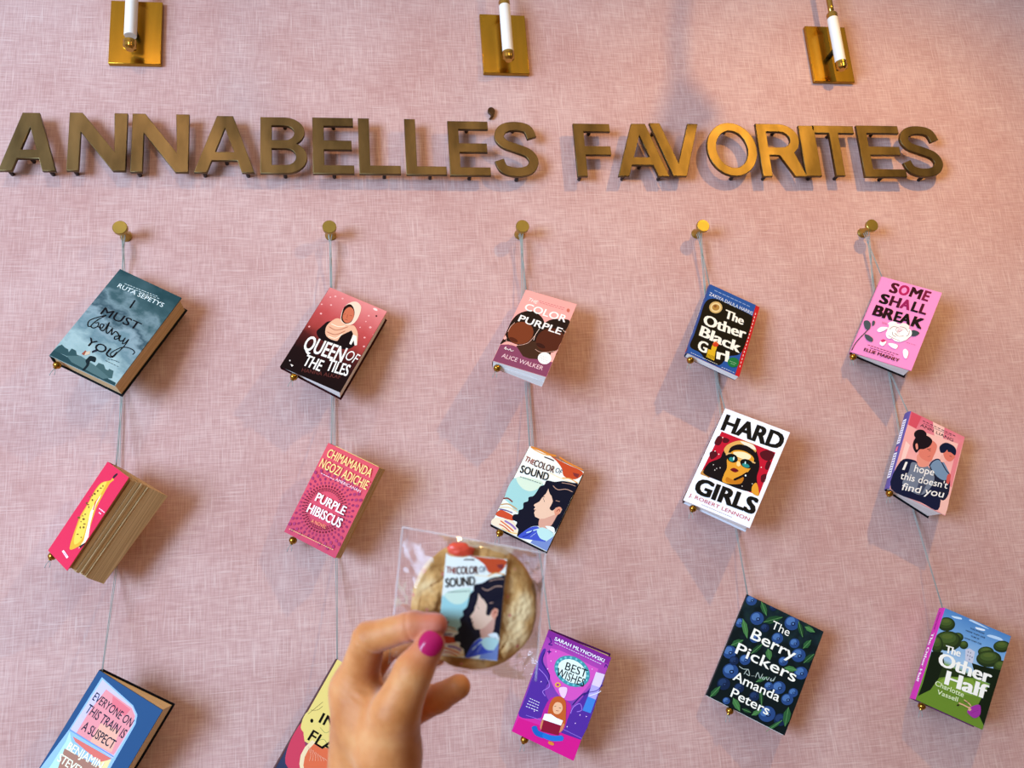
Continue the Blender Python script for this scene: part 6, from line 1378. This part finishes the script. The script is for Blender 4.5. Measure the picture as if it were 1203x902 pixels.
for ci, col in enumerate(COLS):
    for ri, k in enumerate(col):
        F3, ex, ez, W, H, t, sh, bead = BK[k]; M = BOOKS[k][1]
        root = empty('hanging_cord', (PX[ci], -.020, PZ)); tag(root, f'thin grey cord from its brass peg to {CN[k]}', 'cord', 'cords that carry the books')
        ro = root.location
        hook = M @ Vector((.0024, t[0] * .5, H - .002)); yb = -.0045 - .0022 * (2 - ri)
        for sgn in (-1, 1):
            dx = .0013 * sgn + .0004 * (ri - 1)
            yk = -.012 - .005 * ri
            pts = [(PX[ci] + dx * 2.2, yk, PZ + .004), (PX[ci] + dx * 2.6, yk, PZ - .004), (PX[ci] + dx, yk - .001, PZ - .02)]
            if ri:                                             # passes between the wall and the books above
                fx = lambda z: PX[ci] + (hook.x - PX[ci]) * (PZ - z) / (PZ - hook.z)
                for up in col[:ri]:
                    for zz in (BK[up][4] + .01, -.004):
                        q = (BOOKS[up][1] @ Vector((.03 if zz > .1 else .09, 0, zz))).z; pts.append((fx(q) + dx, -.0085 + .0016 * ri, q))
            pts.append((hook.x + dx * .5, hook.y, hook.z))
            g = G().tube([Vector(p) - ro for p in pts], .00062, 6)
            g.build('cord_strand', CORD, root, True)
        bp = M @ Vector(bead); ax = -(M.to_3x3() @ Vector((0, 0, 1)))
        autosmooth(G().lathe([(-.0070, .0030), (-.0062, .0042), (-.0050, .0062), (-.002, .0074), (.001, .0072), (.0036, .0058), (.0046, .0036), (.0066, .0032), (.0070, .0020)], bp - ro, ax, 20).build('bead', BEAD, root), 40)
        g = G(); p0 = bp + ax * .0065 - ro
        for s in (-1, 1):
            d = Vector((-.0035 + .004 * s, -.001, -.013)); g.tube([p0, p0 + d * .5 + Vector((.0012 * s, 0, 0)), p0 + d], .0006, 5)
        g.build('cord_end', CORD, root, True)
# ------------------------------------------------------------------ the held cookie: frame X right, Y up, Z towards the viewer
HM = Matrix.Translation((.06093, -1.06387, -.00356 + ZO)) @ Matrix((AX[0], AX[1], -AX[2])).transposed().to_4x4()
def sub(M, x, y, z): return M @ Matrix.Translation((x, y, z))
# cookie body
def cookie_h(x, y):
    p = Vector((x * 1000, y * 1000, 3.))
    h = .0034 * noise.noise(p * .055) + .0026 * noise.noise(p * .12) + .0009 * noise.noise(p * .33) + .0005 * noise.noise(p * .8)
    c = noise.voronoi(p * .062)[0]; cr = c[1] - c[0]
    h -= .0024 * max(0, .5 + noise.noise(p * .04 + Vector((3, 8, 1)))) * max(0, 1 - cr / .13)
    return h
def in_card(x, y):
    a = math.radians(-5); X = x * math.cos(a) + y * math.sin(a); Y = -x * math.sin(a) + y * math.cos(a)
    return abs(X + .0022) < .0213 and -.0345 < Y < .0375
V, Fc = [], []; nr, na = 60, 240
def rad(t): return .0425 * (1 + .022 * noise.noise(Vector((math.cos(t) * 1.3, math.sin(t) * 1.3, 5))) + .012 * noise.noise(Vector((math.cos(t) * 4, math.sin(t) * 4, 9))))
for j in range(61):
    u = j / 60
    for i in range(na):
        t = 2 * math.pi * i / na; r = rad(t) * math.sin(u * math.pi / 2) ** .9 if u < 1 else rad(t); x, y = r * math.cos(t), r * math.sin(t)
        dome = .0065 * (1 - (r / rad(t)) ** 4.5) ** .5 if r < rad(t) else 0
        z = dome + cookie_h(x, y) * (1 - (r / rad(t)) ** 6)
        if in_card(x, y): z = min(z, .0066)
        V.append((x, y, z))
for j in range(60):
    for i in range(na): Fc.append((j * na + i, j * na + (i + 1) % na, (j + 1) * na + (i + 1) % na, (j + 1) * na + i))
b0 = len(V)
for j, (s, z) in enumerate(((.985, -.003), (.94, -.0055), (.8, -.0065), (.4, -.0068), (.01, -.0068))):
    for i in range(na):
        t = 2 * math.pi * i / na; V.append((rad(t) * s * math.cos(t), rad(t) * s * math.sin(t), z))
for j in range(-1, 4):
    A_, B_ = (60 * na if j < 0 else b0 + j * na), b0 + (j + 1) * na
    for i in range(na): Fc.append((A_ + i, A_ + (i + 1) % na, B_ + (i + 1) % na, B_ + i))
CK = mat('baked_cookie', 'c79a5c', .85, 0, .08); n_, l_, b_ = nodes(CK)
tc_ = n_.new('ShaderNodeTexCoord'); z_ = n_.new('ShaderNodeTexNoise'); z_.inputs['Scale'].default_value = 48; z_.inputs['Detail'].default_value = 8; l_.new(tc_.outputs['Object'], z_.inputs['Vector'])
r_ = ramp(n_, [(.34, '94622e'), (.5, 'c4935a'), (.68, 'dfbd8c')]); l_.new(z_.outputs[0], r_.inputs[0])
v_ = n_.new('ShaderNodeTexVoronoi'); v_.inputs['Scale'].default_value = 95; l_.new(tc_.outputs['Object'], v_.inputs['Vector'])
r2_ = ramp(n_, [(.0, 'ffffff'), (.16, '000000')]); r2_.color_ramp.elements[0].position = .10; l_.new(v_.outputs['Distance'], r2_.inputs[0])
mx_ = n_.new('ShaderNodeMix'); mx_.data_type = 'RGBA'; l_.new(r2_.outputs[0], mx_.inputs[0]); l_.new(r_.outputs[0], mx_.inputs[6]); mx_.inputs[7].default_value = lin('c87a68'); l_.new(mx_.outputs[2], b_.inputs['Base Color'])
bp_ = n_.new('ShaderNodeBump'); bp_.inputs['Strength'].default_value = .8; bp_.inputs['Distance'].default_value = .0018; l_.new(z_.outputs[0], bp_.inputs['Height']); l_.new(bp_.outputs[0], b_.inputs['Normal'])
ck = empty('cookie', M=HM); tag(ck, 'round golden cookie with a printed book-cover picture, held up in the hand', 'cookie')
mesh('baked_body', V, Fc, CK, None, ck, True)
# printed icing sheet on the cookie
cw_, ch_ = .0402, .0670
g = G(); mats = [ink('eceee6')]
items = art2d(ART['sound']); sx_, sz_ = cw_ / BK['sound'][3], ch_ / BK['sound'][4]
g.box(0, cw_, 0, .0007, 0, ch_)
put_art(g, mats, [(c, [(min(max(x * sx_, .0001), cw_ - .0001), min(max(z * sz_, -ch_ + .0001), -.0001)) for x, z in v], f) for c, v, f in items], ch_, lambda x, z, e: (x, -e * .5, z))
o = g.build('printed_icing_sheet', mats, ck)
o['label'] = 'printed icing sheet with a black-haired girl in profile'
o.matrix_local = Matrix.Translation((-.0245, -.0306, .0078)) @ Matrix.Rotation(math.radians(-5.5), 4, 'Z') @ Matrix.Rotation(math.radians(-90), 4, 'X')
# lump of red icing at its top edge
g = G(); rv = []; n1, n2 = 10, 20
for i in range(n1 + 1):
    for j in range(n2):
        a, c = math.pi * i / n1, 2 * math.pi * j / n2; d = Vector((math.sin(a) * math.cos(c), math.sin(a) * math.sin(c), math.cos(a)))
        q = 1 + .28 * noise.noise(d * 2.2 + Vector((7, 1, 2))); rv.append((d.x * .0088 * q, d.y * .0046 * q, d.z * .0035 * q))
fs = [(i * n2 + j, i * n2 + (j + 1) % n2, (i + 1) * n2 + (j + 1) % n2, (i + 1) * n2 + j) for i in range(n1) for j in range(n2)]
o = mesh('red_icing', rv, fs, mat('red_icing', 'd8452e', .35), None, ck, True); o.matrix_local = Matrix.Translation((-.0085, .0385, .0066)) @ Matrix.Rotation(-.15, 4, 'Z')

# ------------------------------------------------------------------ cellophane wrapper
CE = bpy.data.materials.new('clear_cellophane'); CE.use_nodes = True; n_, l_ = CE.node_tree.nodes, CE.node_tree.links; n_.clear()
out_ = n_.new('ShaderNodeOutputMaterial'); t_ = n_.new('ShaderNodeBsdfTransparent'); t_.inputs[0].default_value = (.975, .97, .985, 1)
gl_ = n_.new('ShaderNodeBsdfGlossy'); gl_.inputs['Roughness'].default_value = .09; gl_.inputs[0].default_value = (1, 1, 1, 1)
fr_ = n_.new('ShaderNodeFresnel'); fr_.inputs[0].default_value = 1.38; m1_ = n_.new('ShaderNodeMixShader')
tc_ = n_.new('ShaderNodeTexCoord'); z_ = n_.new('ShaderNodeTexNoise'); z_.inputs['Scale'].default_value = 55; z_.inputs['Detail'].default_value = 3; z_.inputs['Distortion'].default_value = .6; l_.new(tc_.outputs['Object'], z_.inputs['Vector'])
bp_ = n_.new('ShaderNodeBump'); bp_.inputs['Strength'].default_value = .35; bp_.inputs['Distance'].default_value = .003; l_.new(z_.outputs[0], bp_.inputs['Height'])
l_.new(bp_.outputs[0], gl_.inputs['Normal']); l_.new(bp_.outputs[0], fr_.inputs['Normal'])
fm_ = n_.new('ShaderNodeMath'); fm_.operation = 'MULTIPLY'; fm_.inputs[1].default_value = .55; fm_.use_clamp = True; l_.new(fr_.outputs[0], fm_.inputs[0]); l_.new(fm_.outputs[0], m1_.inputs[0]); l_.new(t_.outputs[0], m1_.inputs[1]); l_.new(gl_.outputs[0], m1_.inputs[2]); l_.new(m1_.outputs[0], out_.inputs[0])
wr = empty('cellophane_wrapper', M=HM); tag(wr, 'clear cellophane bag around the cookie, crinkled and shining at its corners', 'wrapper')
cn = [np.array(p) for p in ((-.0476, .0522), (.0476, .0346), (.0410, -.0505), (-.0567, -.0391))]
def bag(s, u, v):
    p = (cn[0] * (1 - u) + cn[1] * u) * (1 - v) + (cn[3] * (1 - u) + cn[2] * u) * v
    r = np.linalg.norm(p) / .0425
    full = .0098 if s > 0 else .0088
    edge = min(u, 1 - u, v, 1 - v) * 2
    z = full * (1 if r < .94 else max(0, min(1, edge / max(1e-6, edge + (r - .94) * .9))))
    th = math.atan2(p[1], p[0]); q = Vector((p[0] * 60, p[1] * 60, 2. * s))
    wk = max(0, min(1, (r - .85) * 2.5)); e2 = min(1, edge * 6)
    z += wk * (.0006 * math.sin(th * 23 + 3 * noise.noise(q)) * e2 + .0012 * noise.noise(q * .9)) * (.4 + .6 * e2)
    for gx, gy, gr in ((-.053, .012, .012), (.040, .020, .014), (.033, .035, .010), (.036, -.040, .012)):      # crumpled spots
        z += .0030 * noise.noise(Vector((p[0] * 210, p[1] * 210, 9 + s))) * math.exp(-((p[0] - gx) ** 2 + (p[1] - gy) ** 2) / gr ** 2) * e2
    if s > 0:                                          # pinched back where thumb and finger hold it
        d = math.hypot(p[0] + .036, p[1] + .016); z -= .004 * max(0, 1 - d / .02)
    return (p[0], p[1], s * z)
for s, nm in ((1, 'front_film'), (-1, 'back_film')):
    N_ = 64; V = [bag(s, i / N_, j / N_) for j in range(N_ + 1) for i in range(N_ + 1)]
    mesh(nm, V, [(j * (N_ + 1) + i, j * (N_ + 1) + i + 1, (j + 1) * (N_ + 1) + i + 1, (j + 1) * (N_ + 1) + i) for j in range(N_) for i in range(N_)], CE, None, wr, True)

SE = bpy.data.materials.new('frosted_seal'); SE.use_nodes = True; n_, l_ = SE.node_tree.nodes, SE.node_tree.links; n_.clear()
o_ = n_.new('ShaderNodeOutputMaterial'); t_ = n_.new('ShaderNodeBsdfTransparent'); g_ = n_.new('ShaderNodeBsdfPrincipled'); g_.inputs['Base Color'].default_value = (.9, .9, .95, 1); g_.inputs['Roughness'].default_value = .15
m_ = n_.new('ShaderNodeMixShader'); m_.inputs[0].default_value = .28; l_.new(t_.outputs[0], m_.inputs[1]); l_.new(g_.outputs[0], m_.inputs[2]); l_.new(m_.outputs[0], o_.inputs[0])
for i, j in ((0, 1), (1, 2), (3, 0)):
    a, b = cn[i], cn[j]; pts_ = [(a[0] + (b[0] - a[0]) * k / 14, a[1] + (b[1] - a[1]) * k / 14, .0007 * math.sin(k * 1.7)) for k in range(15)]
    G().tube(pts_, .00055, 6).build('sealed_edge', SE, wr, True)

# ------------------------------------------------------------------ hand: one continuous skin grown from joints
J = {'index': [(-81.0, -58.7, -8.0, 15.0), (-68.5, -19.6, 8.0, 10.8), (-39.4, -8.8, 17.0, 9.2), (-23.6, -7.2, 21.0, 7.8)],
 'thumb': [(-53.6, -93.6, 18.0, 18), (-48.6, -60.6, 28.0, 15.6), (-37.0, -33.8, 30.0, 12.2), (-26.3, -18.0, 26.5, 9.2)],
 'middle': [(-82.9, -62.8, -32.0, 12.5), (-64.1, -40.0, -44.0, 9.5), (-40.8, -37.5, -38.0, 8.6), (-28.3, -42.4, -30.0, 7.8)],
 'ring': [(-79.3, -83.9, -50.0, 13), (-50.2, -93.3, -54.0, 10.5), (-27.4, -77.2, -42.0, 9.8), (-12.7, -66.2, -34.0, 8.8)],
 'pinky': [(-76.6, -103.0, -64.0, 11), (-56.7, -96.0, -70.0, 8.5), (-41.2, -86.6, -64.0, 7.8), (-34.1, -80.8, -60.0, 7.2)]}
PALM = [[(-81.0, -58.7, -8.0, 15.0), (-78.6, -126.6, -5.0, 21)], [(-53.6, -93.6, 18.0, 18), (-54.4, -127.9, 4.0, 22)], [(-82.9, -62.8, -32.0, 12.5), (-75.4, -136.6, -20.0, 20)],
 [(-79.3, -83.9, -50.0, 12), (-71.2, -141.5, -30.0, 19)], [(-76.6, -103.0, -64.0, 11), (-67.3, -147.4, -36.0, 17)], [(-75.4, -64.2, 0.0, 15), (-52.4, -66.7, 16.0, 13.5)], [(-72, -80, 4, 17), (-56, -88, 14, 17)],
 [(-68.0, -140.5, -10.0, 26), (-55.8, -231.6, 25.0, 30)], [(-55.8, -231.6, 25.0, 30), (-36.3, -333.7, 100.0, 40)]]
def cone(P, a, b):
    pa, pb = np.array(a[:3]), np.array(b[:3]); d = pb - pa; h = np.clip(((P - pa) @ d) / (d @ d), 0, 1)
    return np.linalg.norm(P - (pa + h[:, None] * d), axis=1) - (a[3] + (b[3] - a[3]) * h)
def smin(a, b, k):
    h = np.clip(.5 + .5 * (b - a) / k, 0, 1); return b * (1 - h) + a * h - k * h * (1 - h)
def hand_sdf(P):
    d = None
    for a, b in PALM:
        c = cone(P, a, b); d = c if d is None else smin(d, c, 12)
    for k, ch in J.items():
        f = None
        for a, b in zip(ch, ch[1:]):
            c = cone(P, a, b); f = c if f is None else smin(f, c, 3.5)
        for q, jt in enumerate(ch[1:3]):                          # flexion creases
            pj = np.array(jt[:3]); dr = np.linalg.norm(P - pj, axis=1)
            nx = np.array(ch[q + 2][:3]) - np.array(ch[q][:3]); nx = nx / np.linalg.norm(nx); s = np.abs((P - pj) @ nx)
            f = f + (.9 if k == 'index' else .5 if k != 'thumb' else .25) * np.exp(-(s / 1.1) ** 2) * (dr < jt[3] * 1.6)
        root = np.array(ch[0][:3]); away = np.linalg.norm(P - root, axis=1) / (2.4 * ch[0][3])
        kk = np.clip(9 * (1.5 - away), .6, 9) if k != 'thumb' else np.clip(10 * (1.9 - away), .6, 10)
        d = smin(d, f, kk)
    # skin folds by the base of the index finger
    p0 = np.array([-74., -56., 4.]); ax = np.array([.25, .93, .2]); ax /= np.linalg.norm(ax); s = (P - p0) @ ax; dr = np.linalg.norm(P - p0, axis=1)
    d = d + .55 * np.sin(s * 1.25 + .12 * (P[:, 0] + 74)) * np.exp(-(dr / 13) ** 2)
    p0 = np.array([-34., -79., 20.]); s = (P - p0) @ np.array([-.3, .95, 0]); dr = np.linalg.norm(P - p0, axis=1)
    d = d + .5 * np.exp(-(s / 1.3) ** 2) * np.exp(-(dr / 9) ** 2)
    return d
import openvdb
h_ = 1.15
def sdf_mesh(f, lo, hi, h):
    nx, ny, nz = (int(math.ceil((b - a) / h)) + 1 for a, b in zip(lo, hi))
    g = np.full((nx, ny, nz), 3 * h, np.float32); X, Y = np.meshgrid(np.arange(nx) * h + lo[0], np.arange(ny) * h + lo[1], indexing='ij')
    for k in range(nz):
        P = np.stack([X.ravel(), Y.ravel(), np.full(X.size, lo[2] + k * h)], 1); g[:, :, k] = np.clip(f(P), -3 * h, 3 * h).reshape(nx, ny)
    gr = openvdb.FloatGrid(3 * h); gr.copyFromArray(g)
    pts, quads = gr.convertToQuads(0.)
    return np.array(pts) * h + np.array(lo), quads
pts, quads = sdf_mesh(hand_sdf, (-105, -380, -85), (0, 12, 145), h_)
SK = mat('skin', 'c87e46', .55, 0, .32); n_, l_, b_ = nodes(SK)
b_.inputs['Sheen Weight'].default_value = .35; b_.inputs['Sheen Roughness'].default_value = .45; b_.inputs['Sheen Tint'].default_value = (.9, .88, 1, 1)  # bluish sheen tint puts cool window light into the skin's grazing edges
b_.inputs['Subsurface Weight'].default_value = .12; b_.inputs['Subsurface Radius'].default_value = (1, .35, .2); b_.inputs['Subsurface Scale'].default_value = .003
tc_ = n_.new('ShaderNodeTexCoord'); z_ = n_.new('ShaderNodeTexNoise'); z_.inputs['Scale'].default_value = 45; z_.inputs['Detail'].default_value = 3; l_.new(tc_.outputs['Object'], z_.inputs['Vector'])
r_ = ramp(n_, [(.3, 'b4682f'), (.55, 'c87e46'), (.75, 'd08e58')]); l_.new(z_.outputs[0], r_.inputs[0])
# redder finger ends
dm = n_.new('ShaderNodeVectorMath'); dm.operation = 'DISTANCE'; dm.inputs[1].default_value = (-.020, -.010, .022); l_.new(tc_.outputs['Object'], dm.inputs[0])
mr_ = n_.new('ShaderNodeMapRange'); mr_.inputs[1].default_value = .034; mr_.inputs[2].default_value = .004; l_.new(dm.outputs['Value'], mr_.inputs[0])
mx_ = n_.new('ShaderNodeMix'); mx_.data_type = 'RGBA'; l_.new(mr_.outputs[0], mx_.inputs[0]); l_.new(r_.outputs[0], mx_.inputs[6]); mx_.inputs[7].default_value = lin('b85c4c'); l_.new(mx_.outputs[2], b_.inputs['Base Color'])
z2_ = n_.new('ShaderNodeTexNoise'); z2_.inputs['Scale'].default_value = 160; z2_.inputs['Detail'].default_value = 6; z2_.inputs['Roughness'].default_value = .65; l_.new(tc_.outputs['Object'], z2_.inputs['Vector'])
bp_ = n_.new('ShaderNodeBump'); bp_.inputs['Strength'].default_value = .28; bp_.inputs['Distance'].default_value = .0012; l_.new(z2_.outputs[0], bp_.inputs['Height']); l_.new(bp_.outputs[0], b_.inputs['Normal'])
pn = empty('person', M=HM); tag(pn, 'person with pink nail polish, bare left hand holding up the wrapped cookie', 'person')
sk = mesh('hand_and_forearm', (pts / 1000).tolist(), [tuple(int(i) for i in q) for q in quads], SK, None, pn, True)
sm_ = sk.modifiers.new('smooth', 'SMOOTH'); sm_.factor = .5; sm_.iterations = 4
# thumb nail, curved over the thumb's end
tip = np.array(J['thumb'][3][:3]); ip = np.array(J['thumb'][2][:3]); a_ = (tip - ip) / np.linalg.norm(tip - ip)
nn_ = np.array([-.10, .10, 1.]); nn_ -= a_ * (nn_ @ a_); nn_ /= np.linalg.norm(nn_); c_ = np.cross(a_, nn_)
V = []; N_ = 16
for layer in (0, 1):
    for j in range(N_ + 1):
        for i in range(N_ + 1):
            u, v = i / N_ * 2 - 1, j / N_ * 2 - 1
            x, y = u * math.sqrt(1 - v * v / 2), v * math.sqrt(1 - u * u / 2)
            x, y = x * (abs(u) ** .0), y
            ang = x * .92; R_ = 9.8 - layer * .8
            yy = y * 7.4 + 1.4; drop = .035 * max(0, yy + 1) ** 2 * .6
            V.append(tuple((tip + a_ * yy + c_ * (R_ * math.sin(ang)) + nn_ * (R_ * math.cos(ang) - drop + .35)) / 1000))
q = N_ + 1; fs = [(j * q + i, j * q + i + 1, (j + 1) * q + i + 1, (j + 1) * q + i) for j in range(N_) for i in range(N_)]
fs += [tuple(q * q + k for k in f[::-1]) for f in fs]
for i in range(N_):
    for a, b in ((i, i + 1), (N_ * q + i + 1, N_ * q + i), ((i + 1) * q, i * q), (i * q + N_, (i + 1) * q + N_)): fs.append((a, q * q + a, q * q + b, b))
o = mesh('thumb_nail', V, fs, mat('magenta_nail_polish', 'a80f50', .14, 0, .35), None, pn, True)
o['label'] = 'glossy magenta thumb nail'
